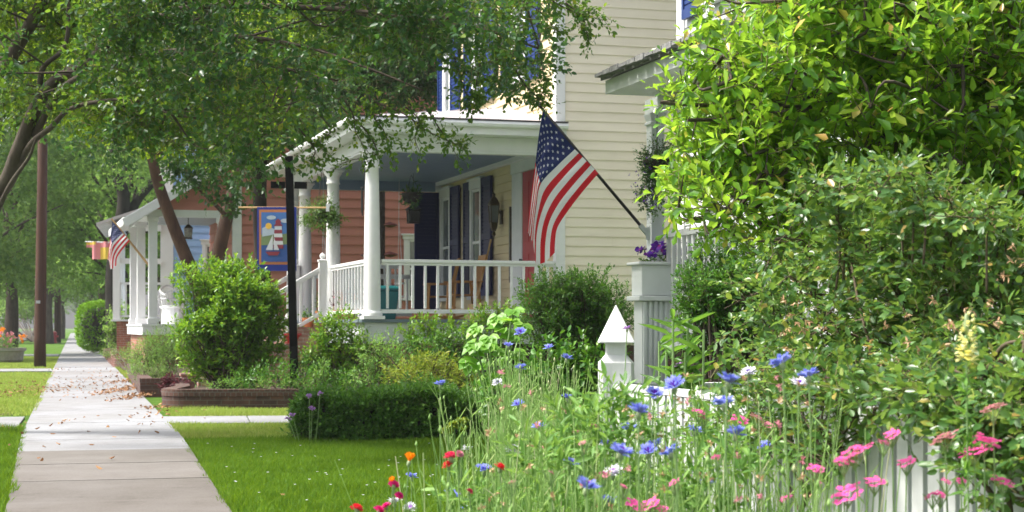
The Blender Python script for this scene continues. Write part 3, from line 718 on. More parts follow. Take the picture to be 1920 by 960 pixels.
railing((-2.8, HW - .1), (-.6, HW - .1), 12, FZ + .12, 2.2, label='porch railing across the far side')
for x, y, z0, z1 in ((-3.15, 3.2, FZ, 2.3), (-3.15, 5.9, FZ, 2.3), (-4.75, 3.2, .3, 1.42), (-4.75, 5.9, .3, 1.42)):
    b = MB(); b.sq((x, y, 0), [(.06, z0), (.06, z1), (.075, z1 + .005), (.075, z1 + .03), (.03, z1 + .045)]); b.lathe((x, y, 0), [(.02, z1 + .04), (.045, z1 + .07), (.05, z1 + .1), (.03, z1 + .135), (.005, z1 + .15)], 12); b.build('newel_post', 'white_bright', YH)
b = MB()
for i in range(7):
    z1 = FZ - .186 * (i + 1); x1 = -3.17 - .3 * i; b.bb(x1 - .3, x1 - .001, 3.32, 5.78, -.05, z1 + .02)
b.build('step', 'brick_p', YH)['label'] = 'flight of pinkish brick steps'
for yy in (3.2, 5.9):
    b = MB()
    for i in range(4):
        x1 = -3.17 - .52 * i; b.bb(x1 - .52, x1 - .001, yy - .11, yy + .11, -.05, 1.14 - .28 * i); b.bb(x1 - .54, x1 - .001, yy - .135, yy + .135, 1.142 - .28 * i, 1.19 - .28 * i)
    b.build('stair_wall', 'brick_p', YH)

def hp(x, y, z=0, o=(.713, 26.86), a=AH):
    return np.array([o[0] + x * math.cos(a) - y * math.sin(a), o[1] + x * math.sin(a) + y * math.cos(a), z])

# ------------------------------------------------------------------ porch furniture
def chair(loc, rz, label):
    t = empty('rocking_chair', label, 'rocking chair', loc, rz, 'honey wood rocking chairs on the porch')
    b = MB(); b.bb(-.26, .26, -.24, .24, .42, .45); b.build('seat', 'wood', t, bevel=.01)
    b = MB(); b.bar((-.24, .2, .45), (-.24, .36, 1.12), .035, .035); b.bar((.24, .2, .45), (.24, .36, 1.12), .035, .035); b.bar((-.26, .36, 1.1), (.26, .36, 1.1), .035, .09); b.bar((-.24, .235, .6), (.24, .235, .6), .025, .04)
    for k in range(6): xx = -.17 + .068 * k; b.bar((xx, .235, .6), (xx, .355, 1.07), .03, .015)
    b.build('backrest', 'wood', t)
    for s in (-1, 1):
        b = MB(); b.bb(s * .3 - .035, s * .3 + .035, -.28, .28, .66, .685); b.build('armrest', 'wood', t)
        for yy, tilt in ((-.2, -.03), (.2, .06)):
            b = MB(); b.bar((s * .26, yy + tilt, .05), (s * .27, yy, .67), .04, .04); b.build('leg', 'wood', t)
        b = MB(); b.tube(smooth_path([(s * .26, -.42, .07), (s * .26, -.2, .025), (s * .26, .1, .02), (s * .26, .5, .1)], 5), .02, 6); b.build('rocker', 'wood', t)
    b = MB(); b.bar((-.26, -.2, .22), (.26, -.2, .22), .025, .025); b.bar((-.26, .22, .22), (.26, .22, .22), .025, .025); b.build('stretcher', 'wood', t)
    return t
chair(hp(-.62, 5.1, FZ), AH - 1.75, 'honey wood rocking chair between the two porch windows')
chair(hp(-.62, 3.4, FZ), AH - 1.6, 'honey wood rocking chair with a broom leaning behind it')
t = empty('porch_swing', 'grey-white slatted bench swing at the far end of the porch', 'bench', hp(-1.75, 6.6, FZ), AH)
b = MB(); b.bb(-.75, .75, -.25, .25, .45, .48); b.build('seat', 'offwhite', t)
b = MB(); b.bar((-.75, .27, 1.05), (.75, .27, 1.05), .04, .08); b.bar((-.75, .24, .56), (.75, .24, .56), .03, .05)
for k in range(14): xx = -.7 + .108 * k; b.bar((xx, .245, .55), (xx, .27, 1.02), .04, .015)
b.build('backrest', 'offwhite', t)
for s in (-1, 1):
    b = MB(); b.bb(s * .72 - .04, s * .72 + .04, -.3, .25, .7, .73); b.bar((s * .72, -.24, .46), (s * .72, -.24, .71), .04, .04); b.build('armrest', 'offwhite', t)
    b = MB(); b.tube([(s * .74, .2, .75), (s * .74, .1, 2.75)], .006, 5); b.tube([(s * .74, -.2, .75), (s * .74, .1, 1.9)], .006, 5); b.build('chain', 'chrome', t)
t = empty('trash_bin', 'dark teal lidded bin behind the corner porch column', 'bin', hp(-2.55, 1.25, FZ), AH)
b = MB(); b.sq((0, 0, 0), [(.19, 0), (.24, .46)]); b.build('body', 'teal', t, bevel=.02); b = MB(); b.sq((0, 0, 0), [(.26, .462), (.26, .5), (.2, .54)]); b.build('lid', 'teal', t, bevel=.015)
t = empty('folding_chair', 'silver white folded deck chair beside the teal bin', 'chair', hp(-2.6, 1.9, FZ), AH)
b = MB(); b.bar((-.2, 0, 0), (.1, .1, .95), .03, .03); b.bar((.25, 0, 0), (-.1, .1, .75), .03, .03); b.bar((-.2, .45, 0), (.1, .5, .95), .03, .03); b.bar((.25, .45, 0), (-.1, .5, .75), .03, .03); b.bar((.1, .08, .93), (.1, .52, .93), .03, .03); b.build('frame', 'white', t)
b = MB(); b.bar((-.02, .3, .45), (.1, .3, .9), .36, .01); b.build('backrest', 'offwhite', t)
t = empty('broom', 'broom with pale wooden handle leaning on the shutter', 'broom', hp(-.5, 3.0, FZ), AH)
b = MB(); b.tube([(0, 0, .25), (.36, .3, 1.42)], .016, 8); b.build('handle', 'palewood', t); b = MB(); b.bar((-.08, -.07, 0), (0, 0, .27), .28, .05); b.build('bristles', 'palewood', t)
b = MB(); b.tube([(0, 0, 1.25), (0, 0, 1.26)], .001, 3)
# lantern hanging from ceiling
t = empty('hanging_lantern', 'black square lantern hanging under the blue porch ceiling', 'lantern', W(775, 405, 30.0), AH)
b = MB(); b.sq((0, 0, 0), [(.09, -.13), (.1, -.12), (.1, -.11)]); b.sq((0, 0, 0), [(.11, .1), (.12, .12), (.04, .19), (.01, .22)])
for sx in (-1, 1):
    for sy in (-1, 1): b.bar((sx * .085, sy * .085, -.11), (sx * .095, sy * .095, .11), .016, .016)
b.bb(-.08, .08, -.08, .08, -.1, .09); b.tube([(0, 0, .2), (0, 0, .75)], .006, 5); b.build('frame', 'black', t)
b = MB(); b.bb(-.084, .084, -.084, .084, -.06, .06); b.build('lamp_glass', 'black', t)
def fernball(name, base, r, n, mat, lm, cat, label, leafL=.07, nl=9, tw=.32, down=.5, hang=.8, pot='bark_dark'):
    t = empty(name, label, cat, base)
    b = MB(); b.lathe((0, 0, 0), [(.07, -.17), (.13, -.12), (.16, 0), (.15, 0)], 14); b.build('pot', pot, t, smooth=True)
    b = MB()
    for a in (0, 2.1, 4.2): b.tube([(.15 * math.cos(a), .15 * math.sin(a), 0), (0, 0, hang)], .004, 4)
    b.build('hanger', 'black', t)
    f = Foliage((0, 0, 0)); f.clump((0, 0, .03), (r * .45, r * .45, r * .35), n, nl, tw, leafL, leafL * .3, lo=.1, up=.25, a0=1.2, a1=.8, jit=.2)
    f.clump((0, 0, -.08), (r * .8, r * .8, r * .4), n, nl, tw * .8, leafL, leafL * .3, lo=.4, up=-down, a0=1.1, a1=.6)
    f.build('foliage', lm, t, 'twig_g', 'fronds'); return t
fernball('hanging_fern', W(604, 398, 28.6), .42, 110, None, 'lf_fern', 'hanging plant', 'bushy green fern in a basket hung between two porch columns', hang=.75)
fernball('hanging_plant', W(771, 362, 28.0), .2, 26, None, 'lf_dark', 'hanging plant', 'small trailing plant with heart shaped leaves under the porch ceiling', .1, 4, .16, hang=.3)
# wind chime
t = empty('wind_chime', 'dark metal wind chime hanging left of the corner column', 'wind chime', W(683, 352, 27.3), AH)
b = MB(); b.lathe((0, 0, 0), [(.06, -.01), (.06, .01), (.01, .03)], 12); b.tube([(0, 0, .02), (0, 0, .3)], .004, 4); b.build('top', 'black', t)
for k in range(5):
    a = k * 1.256; b = MB(); b.tube([(.045 * math.cos(a), .045 * math.sin(a), -.02), (.045 * math.cos(a), .045 * math.sin(a), -.3 - .05 * k)], .012, 6); b.build('tube', 'black', t)
# feeder pole with dark red cups
t = empty('feeder_pole', 'grey-green pole with dark red cups standing before the coral wall', 'feeder pole', (*W(716, 600, 36.2)[:2], 0), AH)
b = MB(); b.tube([(0, 0, 0), (0, 0, 4.3)], .07, 8); b.build('pole', 'bark_dark', t)
for k, (z, sx) in enumerate(((3.35, .18), (2.72, .18), (2.7, -.3), (2.05, .2), (2.05, -.35))):
    b = MB(); b.lathe((sx, 0, 0), [(.05, z - .05), (.17, z), (.16, z + .02), (.02, z + .07)], 12); b.build('cup', 'darkred', t)
# pots on the steps
def pot(loc, r, h, mt, lm, label, leafL=.05, fl=None, tall=.16, cat='flower pot', nt_=26):
    t = empty('flower_pot', label, cat, loc)
    b = MB(); b.lathe((0, 0, 0), [(r * .65, 0), (r * .92, h * .8), (r * 1.05, h * .8), (r * 1.05, h), (r * .9, h), (r * .85, h * .9)], 16); b.build('pot', mt, t, smooth=False)
    f = Foliage((0, 0, 0)); f.clump((0, 0, h + tall * .3), (r, r, tall * .6), nt_, 7, tall * .8, leafL, leafL * .5, lo=.1, up=.6)
    f.build('foliage', lm, t, None)
    if fl:
        f = Foliage((0, 0, 0)); f.clump((0, 0, h + tall * .7), (r, r, tall * .5), 14, 4, .03, .045, .03, lo=.3, up=.6); f.build('blossoms', fl, t, None)
    return t
pot(hp(-3.65, 3.2, .912), .16, .17, 'redpot', 'lf_holly', 'red glazed pot with green leaves on the lower brick stair wall')
pot(hp(-3.32, 3.7, 1.15), .13, .2, 'terracotta', 'lf_holly', 'terracotta pot of green leaves on the top step')
pot(hp(-3.0, 4.05, FZ), .12, .16, 'terracotta', 'lf_holly', 'terracotta pot of yellow flowers at the porch edge', fl='pet_yellow', tall=.3)
pot(hp(-2.9, 2.75, FZ), .14, .17, 'terracotta', 'lf_maroon', 'terracotta pot of dusky pink flowers behind the railing', fl='pet_fade', tall=.25)
pot(hp(-2.9, 2.2, FZ), .13, .16, 'terracotta', 'lf_holly', 'terracotta pot of orange flowers by the second column', fl='pet_orange', tall=.25)
pot(hp(-1.6, 5.2, FZ), .14, .26, 'terracotta', 'lf_holly', 'terracotta pot of green leaves under the bench swing', tall=.3)

# ================================================================== coral house
PO = (-6.66, 41.0)
PH = empty('coral_house', 'coral pink lap-sided house with a white posted side porch', 'house', (*PO, 0), AH)
b = MB(); b.bb(.02, 11, .02, 5, .9, 8.4); b.build('wall', 'pink', PH)
b = MB(); siding(b, 'x', 0, -1, 0, 11, .95, 8.4, .225, proud=.03); b.build('siding', 'pink', PH)
b = MB(); siding(b, 'y', 0, -1, 0, 5, .95, 8.4, .225, proud=.03); b.build('siding', 'pink', PH)
b = MB(); b.bb(-.04, .16, -.045, -.002, 1.0, 8.4); b.bb(-.045, -.002, -.04, .16, 1.0, 8.4); b.build('corner_board', 'offwhite', PH)
b = MB(); b.bb(.03, 11, .03, 4.9, -.05, .9); b.build('foundation', 'brick_r', PH)
b = MB(); b.add([(-.5, -.5, 8.4), (11.5, -.5, 8.4), (11.5, 5.5, 8.4), (-.5, 5.5, 8.4), (-.5, 2.5, 10.4), (11.5, 2.5, 10.4)], [(0, 1, 5, 4), (2, 3, 4, 5), (3, 0, 4), (1, 2, 5), (3, 2, 1, 0)]); b.build('roof', 'shingle', PH)
window(PH, 'x', -.03, -1, 4.15, 5.1, 1.9, 3.35, 'white', 'white framed window seen through the yellow house porch', head=.1)
window(PH, 'x', -.03, -1, 1.6, 2.5, 5.2, 7.0, 'white')
b = MB(); b.bb(-2.2, -.02, -.1, 5, 1.21, 1.26); b.build('porch_floor', 'white', PH)
b = MB(); b.bb(-2.18, -.05, -.08, -.02, 1.0, 1.208); b.bb(-2.18, -2.12, -.018, 5, 1.0, 1.208); b.build('skirt_board', 'white', PH)
b = MB(); b.bb(-2.1, -.1, .02, 4.8, -.05, 1.0); b.build('brick_base', 'brick_r', PH)
for x, y in ((-1.93, .04), (-2.02, 2.4), (-2.02, 4.8), (-.3, .04)):
    b = MB(); b.bb(x - .1, x + .1, y - .1, y + .1, 1.262, 3.8); b.bb(x - .13, x + .13, y - .13, y + .13, 1.262, 1.4); b.bb(x - .13, x + .13, y - .13, y + .13, 3.68, 3.798); b.build('post', 'white', PH, bevel=.008)
b = MB(); b.bb(-2.13, -.02, -.07, .12, 3.8, 3.97); b.bb(-2.13, -1.9, .122, 5, 3.8, 3.97); b.build('porch_beam', 'offwhite', PH)
b = MB(); b.bb(-1.88, -.03, .13, 5, 3.9, 3.94); b.build('porch_ceiling', 'greyceil', PH)
b = MB(); sl_ = .62
def sh(x): return 3.98 + (x + 2.13) * sl_
b.add([(-2.13, -.03, 3.97), (0, -.03, 3.97), (0, -.03, sh(0) - .1)], [(0, 1, 2)]); 
z = 3.97
while z < sh(0) - .2:
    x0 = (z - 3.98) / sl_ - 2.13 + .1; b.add([(x0, -.06, z), (0, -.06, z), (0, -.035, z + .225), (x0 + .3, -.035, z + .225)], [(0, 1, 2, 3)]); z += .225
b.build('gable_siding', 'pink', PH)
b = MB(); b.add([(-2.6, -.35, sh(-2.6)), (.02, -.35, sh(.02)), (.02, 5.3, sh(.02)), (-2.6, 5.3, sh(-2.6)), (-2.6, -.35, sh(-2.6) + .07), (.02, -.35, sh(.02) + .07), (.02, 5.3, sh(.02) + .07), (-2.6, 5.3, sh(-2.6) + .07)], [(4, 5, 6, 7)], 1)
b.add([(-2.6, -.35, sh(-2.6)), (.02, -.35, sh(.02)), (.02, 5.3, sh(.02)), (-2.6, 5.3, sh(-2.6)), (-2.6, -.35, sh(-2.6) + .07), (.02, -.35, sh(.02) + .07), (.02, 5.3, sh(.02) + .07), (-2.6, 5.3, sh(-2.6) + .07)], [(3, 2, 1, 0), (0, 1, 5, 4), (3, 0, 4, 7), (2, 3, 7, 6)], 0)
b.build('porch_roof', ['white', 'shingle'], PH)
b = MB(); b.bar((-2.62, -.37, sh(-2.62) - .06), (.0, -.37, sh(0) - .06), .03, .2); b.bb(-2.64, -2.61, -.35, 5.3, 3.58, 3.76); b.build('fascia', 'white', PH)
# wicker furniture and hanging lamp on that porch
t = empty('wicker_chair', 'white wicker armchair on the coral house porch', 'chair', hp(-1.3, 1.2, 1.26, PO), AH + .5)
b = MB(); b.lathe((0, 0, 0), [(.26, 0), (.24, .38), (.3, .42), (.3, .46)], 14); b.build('seat', 'white', t)
b = MB()
for k in range(13):
    a = -PI * .1 + PI * 1.2 * k / 12; top = .95 - .25 * abs(k - 6) / 6; b.tube([(.3 * math.cos(a), .3 * math.sin(a), .45), (.36 * math.cos(a), .36 * math.sin(a), top)], .012, 5)
b.tube([(.36 * math.cos(a), .36 * math.sin(a), .95 - .25 * abs(k - 6) / 6) for k, a in enumerate(np.linspace(-PI * .1, PI * 1.1, 13))], .025, 6)
b.tube([(.33 * math.cos(a), .33 * math.sin(a), .62) for a in np.linspace(-PI * .1, PI * 1.1, 13)], .018, 6); b.build('backrest', 'white', t)
dup(t, hp(-1.2, 3.2, 1.26, PO), (0, 0, AH - .8), 'white wicker armchair further back on the coral house porch')
t = empty('porch_lamp', 'dark glass lantern hanging in the coral house porch', 'lantern', W(353, 436, 42.0), AH)
b = MB(); b.sq((0, 0, 0), [(.09, -.16), (.1, -.13)]); b.sq((0, 0, 0), [(.11, .1), (.03, .2)]); b.tube([(0, 0, .18), (0, 0, .42)], .01, 5); b.build('frame', 'bronze', t); b = MB(); b.sq((0, 0, 0), [(.08, -.13), (.1, .1)]); b.build('lamp_glass', 'lampglass', t)

# ================================================================== blue house
BO = (-10.25, 50.0)
BH = empty('blue_house', 'pale blue lap-sided house with white corner boards beyond the coral house', 'house', (*BO, 0), .195)
b = MB(); b.bb(.02, 10, .02, 8, .9, 8.0); b.build('wall', 'bluesid', BH)
b = MB(); siding(b, 'x', 0, -1, 0, 10, .95, 8.0, .2, proud=.025); b.build('siding', 'bluesid', BH)
b = MB(); siding(b, 'y', 0, -1, 0, 8, .95, 8.0, .2, proud=.025); b.build('siding', 'bluesid', BH)
b = MB(); b.bb(-.04, .32, -.05, -.002, 1.0, 8.0); b.bb(-.05, -.002, -.04, .3, 1.0, 8.0); b.build('corner_board', 'white_bright', BH)
b = MB(); b.bb(.03, 9.9, .03, 7.9, -.05, .9); b.build('foundation', 'brick_r', BH)
b = MB(); b.add([(-.5, -.5, 8.0), (10.5, -.5, 8.0), (10.5, 8.5, 8.0), (-.5, 8.5, 8.0), (-.5, 4, 10.6), (10.5, 4, 10.6)], [(0, 1, 5, 4), (2, 3, 4, 5), (3, 0, 4), (1, 2, 5), (3, 2, 1, 0)]); b.build('roof', 'shingle', BH)
window(BH, 'x', -.025, -1, 1.15, 2.3, 1.9, 3.6, 'white', head=.12)
b = MB(); b.bb(-1.45, -.02, -.3, 6, 1.35, 1.4); b.build('porch_floor', 'white', BH)
b = MB(); b.bb(-1.3, -.1, 0, 5.8, -.05, 1.35); b.build('brick_base', 'brick_r', BH)
for yy in (-.15, 2.5, 5): b = MB(); b.bb(-1.4, -1.2, yy - .1, yy + .1, 1.402, 3.98); b.build('post', 'white_bright', BH)
b = MB(); b.bb(-1.42, -.02, -.25, -.08, 3.98, 4.2); b.bb(-1.42, -1.18, -.078, 6, 3.98, 4.2); b.build('porch_beam', 'white_bright', BH)
b = MB(); b.add([(-1.85, -.6, 4.1), (0, -.6, 4.75), (0, 6.3, 4.75), (-1.85, 6.3, 4.1), (-1.85, -.6, 4.18), (0, -.6, 4.83), (0, 6.3, 4.83), (-1.85, 6.3, 4.18)], [(3, 2, 1, 0), (0, 1, 5, 4), (3, 0, 4, 7), (4, 5, 6, 7)]); b.build('porch_roof', 'roofpaint', BH)
b = MB(); b.bar((-1.3, -.15, 3.1), (-.02, -.15, 3.1), .06, .16); b.build('cross_rail', 'white_bright', BH)
b = MB(); b.bar((-1.3, -.15, 2.45), (-.02, -.15, 2.45), .07, .07); b.bar((-1.3, -.15, 1.5), (-.02, -.15, 1.5), .05, .06)
for k in range(7): b.bar((-1.2 + .17 * k, -.15, 1.49), (-1.2 + .17 * k, -.15, 2.46), .04, .04, up=(1, 0, 0))
b.build('railing', 'white_bright', BH)

# ================================================================== near white house (right)
NO = (2.165, 22.0)
NH = empty('white_house', 'white clapboard house with grey posted porch half hidden behind the glossy shrub', 'house', (*NO, 0), AH)
# front wall runs from y=0 (far corner) towards the camera y=-14
b = MB(); b.bb(.02, 8, -14, -.02, .9, 7.6); b.build('wall', 'fence_white', NH)
b = MB(); siding(b, 'y', 0, -1, -14, 0, .95, 7.6, .14); b.build('siding', 'fence_white', NH)
b = MB(); siding(b, 'x', 0, 1, 0, 8, .95, 7.6, .14); b.build('siding', 'white', NH)
b = MB(); b.bb(-.035, -.002, -.2, .03, 1, 7.6); b.bb(-.03, .15, .002, .035, 1, 7.6); b.build('corner_board', 'white_bright', NH)
b = MB(); b.bb(.03, 7.9, -13.9, -.05, -.05, .9); b.build('foundation', 'brick', NH)
b = MB(); b.add([(-.5, -14.5, 7.6), (8.5, -14.5, 7.6), (8.5, .5, 7.6), (-.5, .5, 7.6), (4, -14.5, 10), (4, .5, 10)], [(0, 4, 5, 3), (1, 2, 5, 4), (2, 3, 5), (0, 1, 4), (3, 2, 1, 0)]); b.build('roof', 'shingle', NH)
for a0 in (-1.9, -6.0, -9.0): window(NH, 'y', -.016, -1, a0, a0 + .9, 5.2, 7.0, 'white')
for a0 in (-.75, -2.55): shutter(NH, 'y', -.016, -1, a0, a0 + .5, 5.1, 7.1, 'blue')
# helper: local coords of a world point
def nl(p):
    dx, dy = p[0] - NO[0], p[1] - NO[1]; c, s = math.cos(AH), math.sin(AH); return np.array([dx * c + dy * s, -dx * s + dy * c, p[2]])
e = nl(W(1126, 152, 16.6)); pc = nl(W(1229, 330, 17.0))     # eave corner and post
print('eave', e, 'post', pc)
FZN = 1.05
xe, ye = e[0], e[1]; zt_ = e[2]
b = MB(); rs = .28
zz = lambda x: zt_ + (x - xe) * rs
P = [(xe, ye, zt_), (xe, -14, zt_), (0, -14, zz(0)), (0, ye, zz(0))]
b.add([(p[0], p[1], p[2] + .05) for p in P], [(0, 1, 2, 3)], 1)
b.add([(p[0], p[1], p[2] + .05) for p in P] + P, [(4, 5, 1, 0), (3, 7, 4, 0), (7, 6, 5, 4)], 1); 
for i in range(46):   # ragged shingle edge
    yy = ye - i * .22; b.box((xe - .02, yy - .11, zt_ + .045), (.09, .2, .03 + .012 * (i % 3)), None, 1)
b.build('porch_roof', ['offwhite', 'shingle'], NH)
b = MB(); b.bb(xe + .04, xe + .07, -14, ye - .03, zt_ - .13, zt_ - .0); b.bb(xe + .07, -.02, ye - .06, ye - .03, zt_ - .13, zt_ + .0)
b.bb(xe + .07, -.02, -14, ye - .06, zt_ - .13, zt_ - .105); b.build('fascia', 'offwhite', NH)
px_, py_ = pc[0], pc[1]; zb = zt_ - .13
b = MB(); b.bb(px_ - .08, px_ + .08, -13.8, py_ + .08, zb - .14, zb - .001); b.bb(px_ + .081, -.02, py_ - .08, py_ + .08, zb - .14, zb - .001); b.build('porch_beam', 'offwhite', NH)
for k in range(4):
    b = MB(); y0 = py_ - 2.6 * k; b.sq((px_, y0, 0), [(.068, FZN), (.068, zb - .26), (.085, zb - .25), (.085, zb - .23), (.07, zb - .22), (.09, zb - .15), (.09, zb - .141)]); b.build('post', 'post_grey', NH)
b = MB(); b.bb(px_ - .1, -.03, -13.9, py_ + .12, FZN - .06, FZN); b.build('porch_floor', 'offwhite', NH)
b = MB(); b.bb(px_ - .02, -.05, -13.8, py_, -.05, FZN - .062); b.build('porch_base', 'brick', NH)
# white latticed screen door and house number panel under the far end
b = MB(); dY = -1.4
b.bb(-.06, -.002, -3.4, -.5, 1.06, 3.6); b.build('door_surround', 'white', NH)
b = MB(); b.bb(-.085, -.062, -2.3, -.9, 1.08, 3.35); sd_ = b.build('screen_door', 'white_bright', NH)
b = MB()
for k in range(4):
    for j in range(3):
        yy = -2.15 + .35 * k; z0 = 1.4 + .62 * j
        pts = [(-.1, yy + .11 * math.cos(a) * (1 - a / 14), z0 + .18 + .13 * math.sin(a) * (1 - a / 14)) for a in np.linspace(0, 4.6 * PI / 2, 16)]; b.tube(pts, .014, 5)
    b.bar((-.1, -2.2 + .35 * k, 1.3), (-.1, -2.2 + .35 * k, 3.2), .018, .018)
for z in (1.3, 2.0, 2.62, 3.2): b.bar((-.1, -2.25, z), (-.1, -.95, z), .02, .02)
b.build('iron_scrollwork', 'black', sd_)
# flower box on fluted half wall at the far end of the porch
wc = W(1240, 540, 16.75); lc = nl(wc); top = CH + (612 - 492) * 16.75 / F
b = MB(); b.bb(lc[0] - .26, lc[0] + .62, lc[1] - .14, lc[1] + .14, top - .33, top - .03); b.bb(lc[0] - .3, lc[0] + .66, lc[1] - .18, lc[1] + .18, top - .03, top); b.bb(lc[0] - .3, lc[0] + .66, lc[1] - .18, lc[1] + .18, top - .38, top - .332)
hb = b.build('flower_box', 'offwhite', NH, bevel=.008)
b = MB(); b.bb(lc[0] - .24, lc[0] + .6, lc[1] - .1, lc[1] + .1, top - .02, top + .005); b.build('soil', 'soil', hb)
b = MB(); b.bb(lc[0] - .24, lc[0] + .60, lc[1] - .1, lc[1] + .12, -.05, top - .382)
for k in range(15): b.bb(lc[0] - .23 + .054 * k, lc[0] - .20 + .054 * k, lc[1] - .122, lc[1] - .101, .2, top - .384)
b.build('fluted_half_wall', 'offwhite', NH)
b = MB()
for k in range(3): b.bb(lc[0] - .25 - .2 * (k + 1), lc[0] - .252 - .2 * k, lc[1] + .2, lc[1] + 1.3, -.05, FZN - .25 * (k + 1))
b.build('step', 'brick', NH)
b = MB(); pass
b = MB(); zr = CH + (612 - 448) * 17.5 / F
b.bar((px_, py_ - .3, zr), (px_, -13, zr), .08, .06); b.bar((px_, py_ - .3, FZN + .12), (px_, -13, FZN + .12), .06, .06)
for k in range(80): yy = py_ - .35 - .13 * k; b.bar((px_, yy, FZN + .12), (px_, yy, zr), .035, .035, up=(1, 0, 0))
b.build('railing', 'fence_white', NH)
# pansies in the box
t = empty('pansies', 'purple pansies spilling over the grey porch flower box', 'flowers', hp(lc[0], lc[1], top, NO), AH)
f = Foliage((0, 0, 0)); f.clump((.14, 0, .03), (.38, .1, .07), 90, 6, .09, .035, .022, lo=.1, up=.6); f.build('foliage', 'lf_holly', t, None)
f = Foliage((0, 0, 0)); f.clump((.14, -.02, .13), (.4, .13, .08), 44, 5, .012, .05, .05, lo=.3, up=.4, a0=1.4, a1=1.3, fold=.05); f.build('blossoms', 'pansy', t, None)
t = empty('hanging_basket', 'trailing hanging basket with tiny mauve flowers beside the grey porch post', 'hanging plant', W(1232, 300, 16.6))
b = MB(); b.lathe((0, 0, 0), [(.06, -.14), (.12, -.08), (.14, 0)], 14); b.build('pot', 'bark_dark', t, smooth=True); b = MB(); b.tube([(0, 0, 0), (0, 0, .5)], .005, 4); b.build('hanger', 'black', t)
f = Foliage((0, 0, 0)); f.clump((0, 0, -.05), (.17, .17, .24), 260, 8, .13, .032, .016, lo=.2, up=.2); f.clump((-.06, 0, -.34), (.13, .12, .2), 110, 8, .13, .03, .015, lo=.3, grav=.9); f.build('foliage', 'lf_dark', t, 'twig', 'stems')
f = Foliage((0, 0, 0)); f.clump((-.06, -.08, -.2), (.22, .14, .3), 60, 3, .02, .02, .016, lo=.5); f.build('blossoms', 'pet_violet', t, None)
# ================================================================== flags
def flag_curves(scale=1., o=(1017, 208), t=(1017, 208)):
    R = {0: [(1017, 208), (1010, 255), (1004, 304), (998, 350), (993, 395), (989, 434)],
         .27: [(1047, 243), (1024, 276), (1008, 326), (1003, 365), (998, 402), (993, 442)],
         .54: [(1078, 280), (1045, 311), (1014, 345), (1006, 385), (1001, 425), (1000, 458)],
         .70: [(1093, 295), (1060, 330), (1030, 368), (1014, 405), (1006, 445), (1005, 497)],
         .85: [(1108, 310), (1076, 346), (1048, 382), (1030, 417), (1023, 455), (1022, 492)],
         1.0: [(1122, 325), (1092, 360), (1066, 394), (1046, 425), (1041, 450), (1040, 474)]}
    us = sorted(R); return np.array(us), np.array([[((x - o[0]) * scale + t[0], (y - o[1]) * scale + t[1]) for x, y in R[u]] for u in us])
def star_flag(parent, Y, scale, t, amp):
    us, G = flag_curves(scale, t=t)
    nv_, nu_ = 60, 52
    vv = np.linspace(0, 5, nv_ + 1)
    def cat(Q, s):   # Q (6,2)
        E = np.vstack([2 * Q[0] - Q[1], Q, 2 * Q[-1] - Q[-2]]); i = np.minimum(np.floor(s).astype(int), 4); f = (s - i)[:, None]
        a, b_, c, d = E[i], E[i + 1], E[i + 2], E[i + 3]
        return .5 * (2 * b_ + (c - a) * f + (2 * a - 5 * b_ + 4 * c - d) * f ** 2 + (3 * b_ - a - 3 * c + d) * f ** 3)
    rows = np.array([cat(g_, vv) for g_ in G])
    def pos(u, v):
        u = np.atleast_1d(u); v = np.atleast_1d(v); j = np.clip(v * nv_, 0, nv_ - 1e-6); j0 = j.astype(int); fj = (j - j0)[:, None]
        k = np.clip(np.searchsorted(us, u, side='right') - 1, 0, len(us) - 2); fu = ((u - us[k]) / (us[k + 1] - us[k]))[:, None]
        a = rows[k, j0] * (1 - fj) + rows[k, j0 + 1] * fj; b_ = rows[k + 1, j0] * (1 - fj) + rows[k + 1, j0 + 1] * fj
        p = a * (1 - fu) + b_ * fu
        yy = Y + amp * (v ** .8) * (np.sin(6.0 * u + 3.5 * v) + .5 * np.sin(13 * u - 2 * v)) + amp * .12 * np.sin(30 * u + 10 * v)
        return np.stack([(p[:, 0] - 960) / F * yy, yy, CH - (p[:, 1] - HZ) / F * yy], 1)
    U, V_ = np.meshgrid(np.linspace(0, 1, nu_ + 1), np.linspace(0, 1, nv_ + 1), indexing='ij')
    P = pos(U.ravel(), V_.ravel()) - np.array(parent.location)
    b = MB(); b.v = [tuple(p) for p in P]
    for i in range(nu_):
        for j in range(nv_):
            a = i * (nv_ + 1) + j; s = int(i / nu_ * 13); m = s % 2
            if s < 7 and j < nv_ * .4: m = 2
            b.f.append((a, a + 1, a + nv_ + 2, a + nv_ + 1)); b.m.append(m)
    # stars on both faces
    loc = np.array(parent.location)
    for r in range(9):
        for c in range(6 if r % 2 == 0 else 5):
            cu = (7 / 13) * (r + 1) / 10; cv = .4 * ((2 * c + 1) if r % 2 == 0 else (2 * c + 2)) / 12
            cv_list = []
            for k in range(10):
                rr = .0235 if k % 2 == 0 else .0095; an = k * PI / 5
                cv_list.append((cu + rr * math.cos(an) * 1.0, cv + rr * math.sin(an) * .55))
            ce = pos(cu, cv)[0]; q = pos(np.array([p[0] for p in cv_list]), np.array([p[1] for p in cv_list]))
            nn = np.cross(q[0] - ce, q[2] - ce); nn /= np.linalg.norm(nn)
            for sgn in (-1, 1):
                b.add([ce + nn * .004 * sgn - loc] + [x + nn * .004 * sgn - loc for x in q], [(0, k + 1, (k + 1) % 10 + 1) for k in range(10)], 1)
    return b.build('flag_cloth', ['fred', 'fwhite', 'fblue'], parent, smooth=True)
m0 = W(1212, 436, 16.98)
t = empty('flag_pole_set', None, None, m0); t.name = 'porch_flag'
tag(t, 'large stars and stripes flag on a black pole angled from the grey porch post', 'flag')
